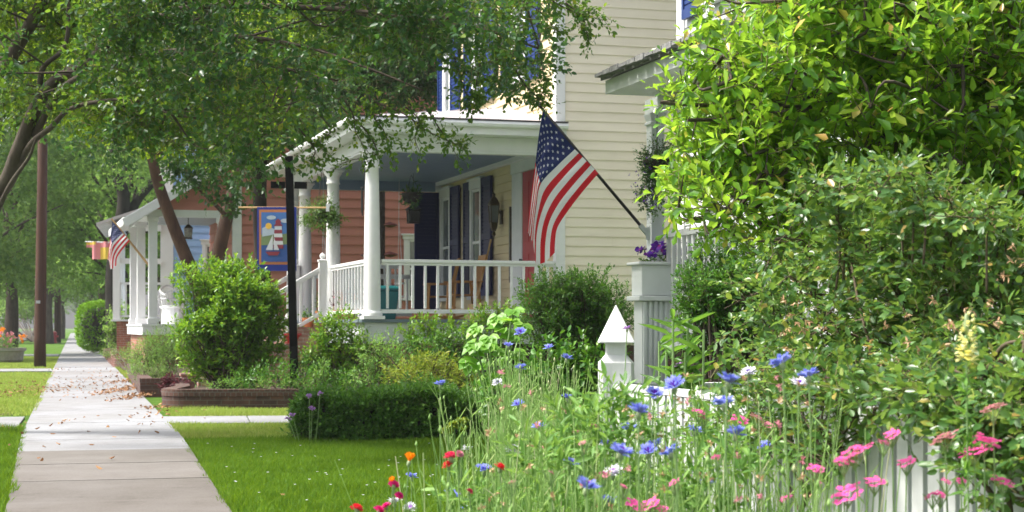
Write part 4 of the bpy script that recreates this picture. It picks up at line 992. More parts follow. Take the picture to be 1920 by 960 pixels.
b = MB(); tip = W(1013, 200, 16.9) - m0; b.tube([(0, 0, 0), tip], [.017, .014], 10); b.lathe(tip, [(.02, -.01), (.028, .01), (.02, .035), (.003, .05)], 10); b.build('pole', 'black', t, smooth=True)
b = MB(); b.box((.02, 0, -.01), (.05, .06, .12)); b.bar(-tip * .02, tip * .06, .045, .045); b.build('bracket', 'chrome', t)
star_flag(t, 16.85, 1., (1017, 208), .045)
m0 = W(281, 500, 40.6)
t = empty('porch_flag', 'small stars and stripes flag on a wooden pole at the coral house porch', 'flag', m0)
b = MB(); tip = W(209, 410, 40.3) - m0; b.tube([(0, 0, 0), tip], [.028, .022], 8); b.build('pole', 'palewood', t)
star_flag(t, 40.3, .31, (211, 415), .05)
# lighthouse banner
m0 = W(519, 389, 27.7)
t = empty('garden_banner', 'blue bordered banner picturing a lighthouse and sailboat, hung from a wooden rod', 'banner', m0)
s = 27.7 / F
b = MB(); b.tube([(-.62, 0, 0), (.84, .06, 0)], .014, 8); b.build('rod', 'palewood', t)
b = MB(); b.box((.82, .06, 0), (.05, .05, .12)); b.bar((.8, .06, -.06), (.86, .06, .06), .03, .03); b.build('bracket', 'white', t)
b = MB()
def R(x0, x1, y0, y1, m, l): b.box((((x0 + x1) / 2 - 519) * s, -.0035 * l, -((y0 + y1) / 2 - 389) * s), ((x1 - x0) * s, .004 + .0*l, (y1 - y0) * s), None, m)
def PL(pts, m, l):
    q = [((x - 519) * s, -.0035 * l - .0025, -(y - 389) * s) for x, y in pts]; b.poly(q, m); b.poly([(p[0], -p[1] , p[2]) for p in q[::-1]], m)
R(482, 556, 388, 508, 0, 0)
for z in (0,): pass
PL([(486, 393), (552, 393), (552, 496), (486, 496)], 1, 1); PL([(490, 398), (548, 398), (548, 491), (490, 491)], 2, 2)
PL([(490, 455), (548, 452), (548, 491), (490, 491)], 3, 3)
PL([(490, 440), (510, 432), (525, 440), (548, 436), (548, 458), (490, 460)], 6, 4)
PL([(492, 428), (502, 423), (515, 430), (522, 438), (492, 444)], 5, 5)
PL([(509 + 9 * math.cos(a), 408 + 4 * math.sin(a)) for a in np.linspace(0, 6.28, 12)[:-1]], 5, 5); PL([(535 + 9 * math.cos(a), 414 + 4 * math.sin(a)) for a in np.linspace(0, 6.28, 12)[:-1]], 5, 5)
PL([(504 + 6 * math.cos(a), 424 + 6 * math.sin(a)) for a in np.linspace(0, 6.28, 12)[:-1]], 7, 6)
for i in range(6):
    y0 = 424 + i * 7; w0 = 6.5 + i * .55; w1 = w0 + .55; PL([(522 - w0, y0), (522 + w0, y0), (522 + w1, y0 + 7), (522 - w1, y0 + 7)], 4 if i % 2 else 8, 7)
PL([(514, 424), (530, 424), (529, 421), (515, 421)], 4, 8); PL([(517, 421), (527, 421), (527, 414), (522, 410), (517, 414)], 4, 8)
PL([(512, 469), (512, 440), (499, 469)], 8, 9); PL([(514, 469), (514, 445), (524, 469)], 8, 9); PL([(498, 472), (526, 472), (521, 479), (504, 479)], 4, 9)
b.build('banner_cloth', ['cloth_blue', 'cloth_orange', 'cloth_sky', 'cloth_sea', 'cloth_red', 'cloth_cloud', 'cloth_green', 'cloth_yellow', 'fwhite'], t)
# pink and yellow flag on blue house
m0 = W(222, 456, 50.3)
t = empty('porch_flag', 'pink and yellow fabric flag hanging from a level pole at the blue house', 'flag', m0); s = 50.3 / F
b = MB(); b.tube([(0.2, 0, 0), (-62 * s, 0, 3 * s)], .02, 6); b.build('pole', 'white', t)
b = MB(); n = 16
for i in range(n):
    x0, x1 = -60 + 58 * i / n, -60 + 58 * (i + 1) / n; y0, y1 = .05 * math.sin(i * 1.1), .05 * math.sin((i + 1) * 1.1)
    for j, (za, zb_) in enumerate(((-3, 3), (3, 8))):
        b.add([(x0 * s, y0, -za * s), (x1 * s, y1, -za * s), (x1 * s, y1, -zb_ * s), (x0 * s, y0, -zb_ * s)], [(0, 1, 2, 3)], 1 if i < 5 and j == 0 else 0)
    if 3 <= i < 12:
        b.add([(x0 * s, y0, -8 * s), (x1 * s, y1, -8 * s), (x1 * s, y1 + .02, -30 * s), (x0 * s, y0 + .02, -30 * s)], [(0, 1, 2, 3)], 0 if i < 7 else 1)
b.build('flag_cloth', ['cloth_pink', 'cloth_gold'], t)
# black cross shaped post
m0 = W(543, 0, 25.6); t = empty('sign_post', 'tall black wooden post with a short crossbar near its top, in the planter', 'post', (m0[0] + .02, 25.6, 0), .1)
b = MB(); b.bar((.06, 0, 0), (-.03, 0, CH + (HZ - 293) * 25.6 / F), .12, .12, up=(0, 1, 0)); b.build('post', 'blackpost', t, bevel=.006)
zc = CH + (HZ - 347) * 25.6 / F
b = MB(); b.bar((.05, 0, zc), (.24, 0, zc - .005), .09, .1); b.build('crossbar', 'blackpost', t)
b = MB(); b.bar((-.3, 0, zc + .0), (-.085, 0, zc + .0), .085, .095); b.build('crossbar', 'blackpost', t)

# ================================================================== poles and things along the sidewalk
t = empty('utility_pole', 'reddish brown wooden utility pole standing in the verge by the sidewalk', 'utility pole', (*W(75, 690, 49.2)[:2], 0))
b = MB(); b.tube([(0, 0, -.2), (.0, 0, 1), (.06, 0, 5), (.12, 0, 10.5)], [.175, .165, .145, .12], 18); b.build('pole', 'polewood', t, smooth=True)
b = MB(); b.box((0, -.205, 1.9), (.12, .012, .08)); b.build('tag', 'chrome', t)
t = empty('utility_pole', 'slender orange-brown wooden pole far down the verge', 'utility pole', (*W(108, 642, 125)[:2], 0))
b = MB(); b.tube([(0, 0, -.2), (0, 0, 10)], [.26, .2], 12); b.build('pole', 'polewood', t, smooth=True)
t = empty('stone_planter', 'round pale stone planter full of red and orange flowers by the utility pole', 'planter', (-17.0, 56.0, 0))
b = MB(); b.lathe((0, 0, 0), [(.85, 0), (.93, .1), (.96, .38), (1.03, .4), (1.03, .5), (.93, .5), (.9, .42)], 32); b.build('bowl', 'stone', t, smooth=False)
b = MB(); b.lathe((0, 0, 0), [(.92, .38), (.92, .44)], 20); b.build('soil', 'soil', t)
f = Foliage((0, 0, 0)); f.clump((0, 0, .6), (.8, .8, .25), 220, 8, .28, .09, .03, lo=.1, up=.9); f.build('foliage', 'lf_under', t, None)
f = Foliage((0, 0, 0)); f.clump((.1, 0, .76), (.8, .8, .22), 40, 8, .06, .11, .08, lo=.5, up=.6); f.clump((-.1, -.3, 1.0), (.7, .4, .2), 14, 8, .07, .13, .09, lo=.2, mi=1); f.clump((.85, .3, .8), (.12, .2, .12), 6, 8, .06, .1, .07, lo=.2, mi=1); f.build('blossoms', ['pet_fade', 'pet_orange'], t, None)
t = empty('fire_hydrant', 'small red hydrant beside a distant tree trunk', 'hydrant', (*W(102, 642, 122)[:2], 0))
b = MB(); b.lathe((0, 0, 0), [(.2, 0), (.2, .1), (.15, .12), (.15, .62), (.19, .64), (.17, .78), (.05, .86)], 14); b.bar((-.28, 0, .5), (.28, 0, .5), .14, .14); b.build('body', 'red', t, smooth=False)

# ================================================================== trees
def limb(b, path, r0, r1, n=6, wob=.0, seg=8):
    P = smooth_path(path, n); k = len(P); t_ = np.linspace(0, 1, k)
    P = P + np.stack([np.sin(t_ * 9 + path[0][0]), np.cos(t_ * 7 + path[0][1]), 0 * t_], 1) * wob
    b.tube(P, r0 + (r1 - r0) * t_ ** .8, seg); return P
def nearest(paths, p):
    A = np.concatenate(paths); return A[np.argmin(np.linalg.norm(A - p, axis=1))]
# --- near street tree, trunk just outside the frame on the left
base = np.array([-7.6, 19.0, 0]); t = empty('street_tree', 'big spreading tree with arching grey-brown limbs reaching over the sidewalk and porch', 'tree', base)
b = MB(); paths = []
L3 = lambda pts: [np.array(p, float) - base if len(p) == 3 and not isinstance(p[0], int) else (W(p[0], p[1], p[2]) - base) for p in pts]
Wp = lambda *a: [W(*q) - base for q in a]
b_root = [np.array([0, 0, -.1]), np.array([.05, 0, .8]), np.array([.2, -.1, 1.5])]
limb(b, b_root, .3, .24, seg=12)
T0 = np.array([.2, -.1, 1.5])
paths.append(limb(b, [T0, *Wp((-90, 440, 18.6), (0, 352, 18.2), (35, 285, 18), (75, 200, 17.8), (112, 150, 17.6), (165, 118, 17.3), (205, 70, 17.2), (255, 30, 17), (310, -30, 16.8))], .115, .03, wob=.03))
paths.append(limb(b, [T0, *Wp((-110, 330, 18.8), (-30, 190, 18.4), (18, 120, 18.2), (48, 60, 18), (75, 0, 17.8), (90, -90, 17.6))], .11, .06, wob=.02))
paths.append(limb(b, Wp((60, 255, 17.9), (110, 175, 17.5), (160, 140, 17.2), (195, 128, 17), (250, 108, 16.7), (330, 95, 16.4), (430, 100, 16), (540, 130, 15.8), (640, 150, 15.6)), .04, .01, wob=.04))
paths.append(limb(b, Wp((190, 90, 17.2), (260, 55, 16.8), (310, 28, 16.5), (360, 12, 16.3), (440, 10, 16), (530, 14, 15.8), (650, 20, 15.6), (800, 40, 15.3), (930, 60, 15.1), (1010, 90, 15)), .055, .01, wob=.04))
paths.append(limb(b, Wp((280, 45, 16.6), (350, 48, 16.4), (430, 66, 16.1), (500, 74, 15.9), (600, 95, 15.7), (700, 130, 15.5), (790, 170, 15.3)), .03, .008, wob=.04))
paths.append(limb(b, Wp((20, 320, 18.1), (60, 270, 17.8), (100, 240, 17.6), (130, 205, 17.4), (190, 190, 17.1), (260, 190, 16.9), (330, 215, 16.7)), .04, .012, wob=.04))
paths.append(limb(b, Wp((-20, 420, 18.3), (5, 380, 18.1), (30, 330, 17.9), (55, 290, 17.7), (70, 262, 17.6)), .035, .012, wob=.02))
paths.append(limb(b, Wp((75, 200, 17.8), (82, 130, 17.6), (118, 90, 17.5), (128, 20, 17.4), (130, -60, 17.3)), .035, .015, wob=.02))
paths.append(limb(b, Wp((440, 10, 16), (520, -30, 15.7), (640, -70, 15.4), (800, -80, 15.2), (960, -50, 15.0), (1090, -10, 14.9)), .04, .01, wob=.04))
YB = lambda x: np.interp(x, [-150, 0, 60, 120, 200, 260, 310, 370, 420, 460, 500, 560, 600, 650, 720, 800, 850, 900, 960, 1000, 1040, 1090, 1140], [300, 290, 250, 260, 250, 300, 285, 340, 330, 320, 280, 235, 195, 160, 150, 140, 140, 165, 175, 110, 40, 10, -20])
f = Foliage(base); cents = []
for gx in np.arange(-160, 1085, 52):
    for gy in np.arange(-150, 360, 50):
        px_j, py_j = gx + rng.uniform(-26, 26), gy + rng.uniform(-24, 24)
        lim = YB(px_j) - (28 if px_j < 480 or px_j > 800 else 42)
        if py_j > lim: continue
        dens = 1.0
        if py_j < 120 and 250 < px_j < 700 and rng.uniform() < .25: continue
        Y = rng.uniform(14.6, 18.2) if px_j > 190 or rng.uniform() < .3 else rng.uniform(17.7, 19.6)
        c = W(px_j, py_j, Y); r = rng.uniform(.24, .5)
        if px_j < 190 and rng.uniform() < .25: continue
        if py_j < 150 and 120 < px_j < 760 and rng.uniform() < .25: f.clump(W(px_j + 20, py_j + 10, 14.7), (.4, .3, .26), 30, 8, .24, .064, .038, lo=.1, up=.2, grav=.3, mi=int(rng.uniform() < .6), a0=1.1, a1=.5, jit=.4)
        cents.append(c); f.clump(c, (r * 1.15, r, r * .75), int(40 * (r / .38) ** 2), 8, .26, .068, .04, lo=.2, up=.25, grav=.25, mi=0 if (Y > 16.8 or rng.uniform() < .3) else 1, a0=1.1, a1=.5, jit=.4)  # front clumps darker, rear ones yellower: backlit contrast put into leaf colour
def droopy(px_list, Y, n, leafL=.05, r=.05, k=5, mi=0):
    P = smooth_path([W(x, y, Y + i * .03) - base for i, (x, y) in enumerate(px_list)], 8)
    b.tube(P, np.linspace(.008, .002, len(P)), 4)
    idx = rng.integers(0, len(P) - 1, n); T = unit(P[np.minimum(idx + 1, len(P) - 1)] - P[idx])
    D = unit(T * .7 + rng.normal(size=(n, 3)) * .6)
    v, fc, tv, tf = sprays(P[idx] + rng.normal(size=(n, 3)) * r * .3, D, k, .13, leafL, leafL * .58, up=.3)
    f.L.append((v, fc)); f.T.append((tv, tf)); f.mi.append(np.full(len(fc), mi))
for pts, n in [([(690, 160), (700, 215), (722, 250), (735, 300)], 32), ([(700, 190), (760, 215), (800, 245), (850, 268), (865, 275)], 34), ([(640, 180), (662, 215), (668, 250), (700, 300)], 20), ([(640, 200), (690, 250), (705, 290), (660, 300), (635, 310)], 26),
               ([(600, 215), (620, 245), (600, 270), (625, 300)], 18), ([(760, 200), (785, 225), (778, 260), (790, 290)], 20), ([(800, 205), (820, 235), (838, 262), (862, 300)], 14), ([(560, 240), (590, 280), (585, 300), (600, 310)], 20),
               ([(1000, -20), (1060, 15), (1100, 30), (1140, 40)], 34), ([(1060, 5), (1090, 30), (1100, 60), (1105, 82)], 24), ([(990, 20), (1010, 90), (1020, 150), (1015, 185)], 34), ([(960, 120), (985, 160), (1010, 185), (1025, 200)], 22), ([(900, 120), (890, 170), (880, 200)], 26), ([(850, 100), (870, 165), (885, 195)], 26), ([(925, 60), (945, 120), (935, 165)], 30),
               ([(940, -20), (1010, 20), (1045, 60)], 26)]:
    droopy(pts, 15.0, int(n * 1.5))
for c in cents:
    c = c - base; q = nearest(paths, c)
    if rng.uniform() < .75: b.tube(smooth_path([q, (q + c) / 2 + rng.normal(size=3) * .12, c], 3), [.014, .012, .011, .009, .007, .006, .004], 4, cap=False)
b.build('trunk', 'bark', t, smooth=True)
for k in range(75):
    a, c_ = rng.uniform(-60, 720), rng.uniform(-120, 300)
    if c_ > YB(a) - 40: continue
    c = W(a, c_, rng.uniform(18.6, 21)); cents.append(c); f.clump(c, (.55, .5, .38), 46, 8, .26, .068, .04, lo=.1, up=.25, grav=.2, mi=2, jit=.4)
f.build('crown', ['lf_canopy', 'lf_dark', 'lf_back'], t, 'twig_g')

# --- leaning forked tree in front of the coral house
base = np.array([*W(388, 700, 33.5)[:2], 0]); t = empty('forked_tree', 'tree with two leaning brown trunks forking behind the round glossy shrub', 'tree', base)
b = MB(); paths = []
paths.append(limb(b, [np.array([0, 0, 0]), *Wp((384, 600, 33.4), (362, 520, 33.2), (330, 430, 33), (300, 345, 32.8), (285, 300, 32.6), (262, 230, 32.4), (240, 150, 32))], .17, .07, wob=.03, seg=10))
paths.append(limb(b, [np.array([.1, .1, 0]), *Wp((392, 600, 33.6), (406, 500, 33.7), (428, 410, 33.8), (445, 330, 34), (470, 240, 34.2), (520, 140, 34.4))], .18, .09, wob=.03, seg=10))
paths.append(limb(b, Wp((428, 410, 33.8), (400, 380, 33.4), (360, 340, 33), (340, 300, 32.8)), .05, .02))
paths.append(limb(b, Wp((285, 300, 32.6), (340, 250, 32.4), (420, 220, 32)), .05, .02)); paths.append(limb(b, Wp((262, 230, 32.4), (200, 180, 32.2), (120, 150, 32)), .05, .02))
f = Foliage(base); cents = []
YB2 = lambda x: np.interp(x, [60, 130, 200, 250, 290, 330, 400, 460, 530, 600, 650], [230, 290, 310, 330, 300, 300, 360, 360, 320, 270, 200])
for gx in np.arange(60, 640, 62):
    for gy in np.arange(40, 370, 56):
        a, c_ = gx + rng.uniform(-30, 30), gy + rng.uniform(-28, 28)
        if c_ > YB2(a) - 22: continue
        if 285 < a < 345 and c_ > 265: continue
        c = W(a, c_, rng.uniform(29.5, 35)); r = rng.uniform(.4, .75); cents.append(c)
        f.clump(c, (r * 1.15, r, r * .75), int(48 * (r / .6) ** 2), 7, .38, .11, .065, lo=.2, up=.1, grav=.35, a0=1.1, a1=.5, jit=.4, mi=int(rng.uniform() < .35))
for (a, c_) in ((330, 300), (352, 318), (375, 345), (400, 372), (430, 388), (452, 392), (372, 312), (345, 345), (410, 345), (440, 360), (320, 322)):
    f.clump(W(a, c_, 31), (.22, .2, .16), 10, 6, .26, .11, .07, lo=.1, grav=.4, mi=0)
for c in cents:
    c = c - base; q = nearest(paths, c)
    if rng.uniform() < .7: b.tube([q, (q + c) / 2 + rng.normal(size=3) * .15, c], [.022, .015, .006], 4, cap=False)
b.build('trunk', 'bark_red', t, smooth=True); f.build('crown', ['lf_dark', 'lf_canopy'], t, 'twig_g')

# --- grey trunk beside the banner, crown above the porch roof
base = np.array([*W(488, 650, 36.5)[:2], 0]); t = empty('dark_tree', 'straight grey trunked tree behind the banner with a dark crown over the porch roof', 'tree', base)
b = MB(); paths = [limb(b, [np.array([0, 0, 0]), *Wp((490, 520, 36.5), (489, 400, 36.5), (495, 300, 36.6), (520, 180, 36.8), (560, 60, 37))], .2, .1, seg=10, wob=.03)]
paths.append(limb(b, Wp((495, 290, 36.6), (560, 230, 36.9), (660, 190, 37.2), (760, 160, 37.5)), .09, .03)); paths.append(limb(b, Wp((510, 220, 36.7), (600, 130, 37), (720, 70, 37.2)), .08, .03))
f = Foliage(base); cents = []
for gx in np.tile(np.arange(390, 850, 56), 2):
    for gy in np.arange(-60, 300, 50):
        a, c_ = gx + rng.uniform(-30, 30), gy + rng.uniform(-28, 28)
        if c_ > np.interp(a, [430, 560, 600, 650, 820], [330, 290, 240, 215, 205]): continue
        c = W(a, c_, rng.uniform(35.5, 39)); r = rng.uniform(.5, .85); cents.append(c)
        if a > 800 and c_ > 20: continue
        f.clump(c, (r * 1.15, r, r * .8), int(36 * (r / .6) ** 2), 7, .4, .12, .065, lo=.2, up=.2, grav=.2, jit=.4)
for k in range(26):
    c = W(rng.uniform(650, 825), rng.uniform(-20, 185), rng.uniform(35.5, 38)); cents.append(c); f.clump(c, (.65, .6, .5), 42, 7, .4, .12, .065, lo=.1, up=.2, grav=.2, jit=.4)
for c in cents:
    c = c - base; q = nearest(paths, c)
    if rng.uniform() < .6: b.tube([q, (q + c) / 2 + rng.normal(size=3) * .15, c], [.03, .02, .008], 4, cap=False)
b.build('trunk', 'bark_dark', t, smooth=True); f.build('crown', 'lf_ever', t, 'twig_g')

# --- street trees further off: two patterns, copied
def far_tree(label, lm, H, R_, cb, nclump, leaf, seed, trunk_r=.3, bark='bark'):
    t = empty('street_tree', label, 'tree', (0, 0, 0)); t['group'] = 'trees lining the far sidewalk'
    b = MB(); rr = random.Random(seed); P = [limb(b, [(0, 0, -.1), (.1, 0, cb * .7), (-.1, .1, cb * 1.4), (.2, 0, H * .7)], trunk_r, .08, seg=9)]
    f = Foliage((0, 0, 0))
    for k in range(nclump):
        a = rr.uniform(0, 2 * PI); h = cb + (H - cb) * rr.random() ** .9; tt = (h - cb) / (H - cb); rad = R_ * math.sin(PI * (.12 + .8 * tt)) ** .7 * rr.uniform(.45, 1)
        c = np.array([rad * math.cos(a), rad * math.sin(a), h]); r = rr.uniform(.8, 1.4)
        f.clump(c, (r * 1.2, r * 1.2, r * .7), 60, 6, .6, leaf, leaf * .6, lo=.15, up=.2, grav=.15, jit=.4)
        if k % 3 == 0:
            q = P[0][min(len(P[0]) - 1, int(len(P[0]) * min(.95, .4 + .5 * tt)))]; b.tube(smooth_path([q, (q + c) / 2 + [0, 0, .3], c], 3), [.09, .08, .07, .05, .04, .03, .02], 5, cap=False)
    b.build('trunk', bark, t, smooth=True); f.build('crown', lm, t, None); return t
FA = far_tree('leafy street tree with a thick dark trunk left of the utility pole', 'lf_far2', 13.5, 4.6, 3.3, 75, .2, 3, .36)
FB = far_tree('bright green tree right of the sidewalk behind the small striped flag', 'lf_far', 14, 5.0, 3.0, 80, .2, 8, .3)
FA.location = tuple(W(18, 0, 70)[:2]) + (0,)
FB.location = tuple(W(238, 0, 74)[:2]) + (0,); FB.rotation_euler = (0, 0, 1)
for src, px_, Y, sc, rz, lab in ((FA, -75, 60, .95, 2.0, 'dense tree at the far left above the stone planter'), (FA, 92, 118, 1.05, 4.4, 'tree beside the red hydrant down the verge'), (FB, 116, 165, 1.1, .4, 'distant verge tree just short of the vanishing sidewalk'), (FA, 190, 100, 1.1, 5.5, 'tree behind the clipped round bush'),
        (FB, 172, 140, 1.15, 2.6, 'distant tree right of the sidewalk end'), (FA, 160, 200, 1.2, 1.6, 'farthest tree right of the vanishing sidewalk'), (FB, 285, 86, 1.1, 5.0, 'pale green tree rising over the blue house porch roof'), (FA, 350, 98, 1.15, .9, 'tree behind the blue house, mostly hidden by leaves'),
        (FB, -20, 150, 1.2, 4.0, 'hazy tree across the street at the far left'), (FB, -120, 120, 1.0, 1.9, 'tree beyond the thick dark trunk'), (FB, 146, 330, 1.3, 1.2, 'tree closing the far end of the street')):
    dup(src, (*W(px_, 0, Y)[:2], 0), (0, 0, rz), lab, sc)
# dark forked trunk behind the little flag
base = np.array([*W(222, 600, 66)[:2], 0]); t = empty('forked_trunk_tree', 'dark trunk forking behind the small striped flag and blue house porch', 'tree', base)
b = MB(); limb(b, [np.array([0, 0, 0]), *Wp((214, 540, 66), (218, 470, 66), (232, 380, 66), (222, 330, 66), (205, 280, 66))], .42, .16, seg=10); limb(b, Wp((228, 440, 66), (252, 385, 66.2), (280, 350, 66.5), (330, 300, 67)), .24, .12); b.build('trunk', 'bark_dark', t, smooth=True)
f = Foliage(base)
for k in range(22):
    c = W(rng.uniform(120, 330), rng.uniform(140, 330), rng.uniform(62, 70)); f.clump(c, (1.3, 1.3, .8), 46, 6, .5, .16, .1, lo=.15, grav=.2)
f.build('crown', 'lf_far', t, None)

# ================================================================== shrubs
def shrub(name, label, cat, px_, Y, clumps, mat, leaf, lw, nl_=8, tw=.2, nper=60, twig='twig', stems=6, rs=.015, **kw):
    """clumps: (px, py, dY, rx, rz)"""
    base = np.array([*W(px_, 0, Y)[:2], 0]); t = empty(name, label, cat, base); f = Foliage(base); b = MB()
    for (a, c_, dy, rx, rz) in clumps:
        c = W(a, c_, Y + dy); f.clump(c, (rx, rx, rz), int(nper * rx * rz / .09) + 6, nl_, tw, leaf, lw, **kw)
        for k in range(2): b.tube(smooth_path([rng.normal(size=3) * [.06, .06, 0], (c - base) * [.5, .5, .5] + rng.normal(size=3) * .05, c - base + rng.normal(size=3) * rx * .3], 4), [rs] * 4 + [rs * .8] * 2 + [rs * .6] * 2 + [rs * .3], 5, cap=False)
    b.build('stems', 'bark', t, smooth=True); f.build('foliage', mat, t, twig if len(clumps) > 1 and leaf >= .036 and twig and name not in ('ground_cover', 'maroon_plant', 'distant_shrub') else None); return t
def ballclumps(cx, cy, wpx, hpx, n, Y, r=(.18, .3), dy=.5):
    out = []
    for k in range(n):
        d = unit(rng.normal(size=3)); q = rng.uniform(.35, .85)
        out.append((cx + d[0] * wpx * q, cy + d[2] * hpx * q, d[1] * dy * q, rng.uniform(*r), rng.uniform(*r) * .9))
    return out
shrub('round_shrub', 'large rounded glossy green shrub in the brick planter by the sidewalk', 'shrub', 428, 26.4, ballclumps(428, 588, 112, 116, 64, 26.4, (.18, .3), .7) + [(x, y, -.1, .22, .2) for x, y in ((355, 665), (385, 690), (440, 700), (480, 690), (510, 660), (410, 660), (460, 660))] + [(470, 690, 0, .2, .25), (370, 680, 0, .25, .25), (505, 560, 0, .15, .2), (420, 690, .1, .25, .2)], 'lf_privet', .08, .036, tw=.2, nper=80, lo=.35, up=.7)
shrub('feathery_shrub', 'soft feathery pale green shrub at the sidewalk corner planter', 'shrub', 300, 32, [(275, 665, 0, .3, .25), (300, 650, .5, .35, .3), (320, 680, 0, .3, .25), (285, 700, -1, .3, .16), (330, 650, .3, .3, .3), (262, 690, .6, .2, .16)], 'lf_under', .09, .012, nl_=12, tw=.3, nper=90, up=.8)
shrub('leafy_shrub', 'loose upright bright green shrub left of the corner column', 'shrub', 640, 25.9, [(610, 620, 0, .2, .22), (645, 610, .1, .22, .2), (678, 640, 0, .22, .2), (600, 650, 0, .2, .2), (640, 655, 0, .28, .24), (665, 680, 0, .25, .2), (620, 690, 0, .25, .18), (590, 672, .1, .2, .16)], 'lf_privet', .075, .034, nper=95, lo=.3, up=.7)
shrub('leafy_shrub', 'small shrub against the white porch skirt under the railing', 'shrub', 800, 25.7, [(770, 625, 0, .18, .16), (800, 612, 0, .2, .16), (830, 630, 0, .2, .16), (800, 650, 0, .25, .16), (845, 612, 0, .1, .1)], 'lf_privet', .07, .032, nper=90, lo=.3, up=.5)
shrub('leafy_shrub', 'bushy shrub under the right end of the porch railing', 'shrub', 915, 25.5, [(890, 612, 0, .2, .18), (920, 595, 0, .2, .18), (950, 590, 0, .2, .18), (915, 635, 0, .28, .2), (965, 620, 0, .25, .25), (880, 640, 0, .15, .15)], 'lf_privet', .065, .03, nper=90, lo=.3, up=.6)
shrub('golden_shrub', 'low yellow-green spreading shrub behind the clipped hedge', 'shrub', 800, 22.3, [(x, y, d, .24, .12) for x, y, d in ((765, 690, 0), (800, 680, .2), (835, 685, 0), (855, 705, 0), (780, 710, -.2), (820, 712, -.2), (750, 712, 0), (870, 720, 0))], 'lf_gold', .07, .022, nl_=9, tw=.2, nper=90, lo=.2, up=.4)
shrub('reddish_shrub', 'airy green and bronze shrub left of the golden one', 'shrub', 715, 23.8, [(x, y, d, .22, .18) for x, y, d in ((700, 660, 0), (730, 650, .2), (715, 690, 0), (745, 680, 0), (690, 700, 0), (735, 710, 0))], ['lf_under'], .06, .02, nl_=8, tw=.22, nper=70, lo=.2, up=.6)
shrub('dark_shrub', 'dark green shrub behind the hedge near the brick pier', 'shrub', 800, 24.2, [(x, y, d, .28, .2) for x, y, d in ((760, 660, .3), (800, 655, .3), (840, 655, .2), (820, 680, .1), (780, 690, .2), (860, 690, .2), (850, 640, .2), (900, 700, 0), (885, 670, .3))], 'lf_holly', .06, .028, nper=60, lo=.2, up=.4)
shrub('ground_cover', 'low dark green ground cover at the foot of the black post', 'plant', 540, 25.2, [(x, y, d, .25, .16) for x, y, d in ((500, 700, .1), (530, 705, -.1), (480, 715, 0), (560, 715, 0), (590, 700, 0), (610, 715, -.2), (640, 718, -.2), (555, 690, .5), (580, 680, .6), (450, 716, -.1), (665, 712, -.2), (690, 722, -.2))], 'lf_holly', .055, .022, nper=75, lo=.2, up=.7)
for x in (400, 440, 500, 530, 570, 650, 690): shrub('bedding_plant', 'small light green plant in the row just behind the curved brick rim', 'plant', x, 24.95, [(x, 722, 0, .13, .08)], 'lf_under', .06, .014, nl_=7, tw=.14, nper=110, lo=.2, up=.9)['group'] = 'low plants along the brick planter rim'
shrub('upright_plant', 'slender pale green upright plant rising behind the brick rim', 'plant', 603, 24.95, [(600, 720, 0, .1, .08), (600, 705, 0, .1, .12), (607, 688, 0, .06, .1)], 'lf_under', .06, .014, nl_=7, tw=.14, nper=110, lo=.2, up=.9)
t = shrub('maroon_plant', 'low maroon leaved plant in the planter corner', 'plant', 330, 27.6, [(320, 716, 0, .1, .1), (340, 722, -.3, .14, .08), (310, 724, 0, .08, .08)], 'lf_maroon', .07, .03, nl_=7, tw=.12, nper=150, lo=.2)
shrub('boxwood_shrub', 'wide dark green bush below the large striped flag', 'shrub', 1080, 20, ballclumps(1080, 592, 118, 92, 60, 20, (.17, .28), .6) + [(1020, 650, 0, .25, .2), (1150, 650, 0, .25, .2), (1085, 680, 0, .3, .3), (1080, 760, .1, .45, .3), (1170, 600, 0, .15, .2), (1000, 610, 0, .14, .16)], 'lf_holly', .045, .021, tw=.15, nper=95, lo=.3, up=.6)
shrub('boxwood_shrub', 'dense dark green bush before the grey flower box', 'shrub', 1370, 12.6, ballclumps(1370, 560, 110, 90, 42, 12.6, (.1, .17), .45) + [(1290, 520, 0, .1, .1), (1370, 660, 0, .3, .15), (1450, 600, .1, .2, .2), (1300, 640, 0, .12, .14), (1470, 520, .1, .16, .16), (1320, 470, 0, .1, .09), (1370, 462, 0, .11, .09), (1420, 470, 0, .12, .1), (1460, 480, .1, .12, .1)], 'lf_holly', .036, .018, tw=.1, nper=260, lo=.3, up=.6)
shrub('green_shrub', 'mid green leafy shrub just left of the white fence post', 'shrub', 1070, 10.5, [(x, y, d, .15, .12) for x, y, d in ((1030, 690, 0), (1060, 680, .1), (1100, 685, 0), (1080, 720, 0), (1040, 730, 0), (1120, 720, .1), (1000, 720, 0), (1010, 745, 0), (960, 740, .2), (930, 750, .3), (1110, 755, 0), (1060, 762, 0))], 'lf_holly', .055, .03, tw=.15, nper=130, lo=.2, up=.6)
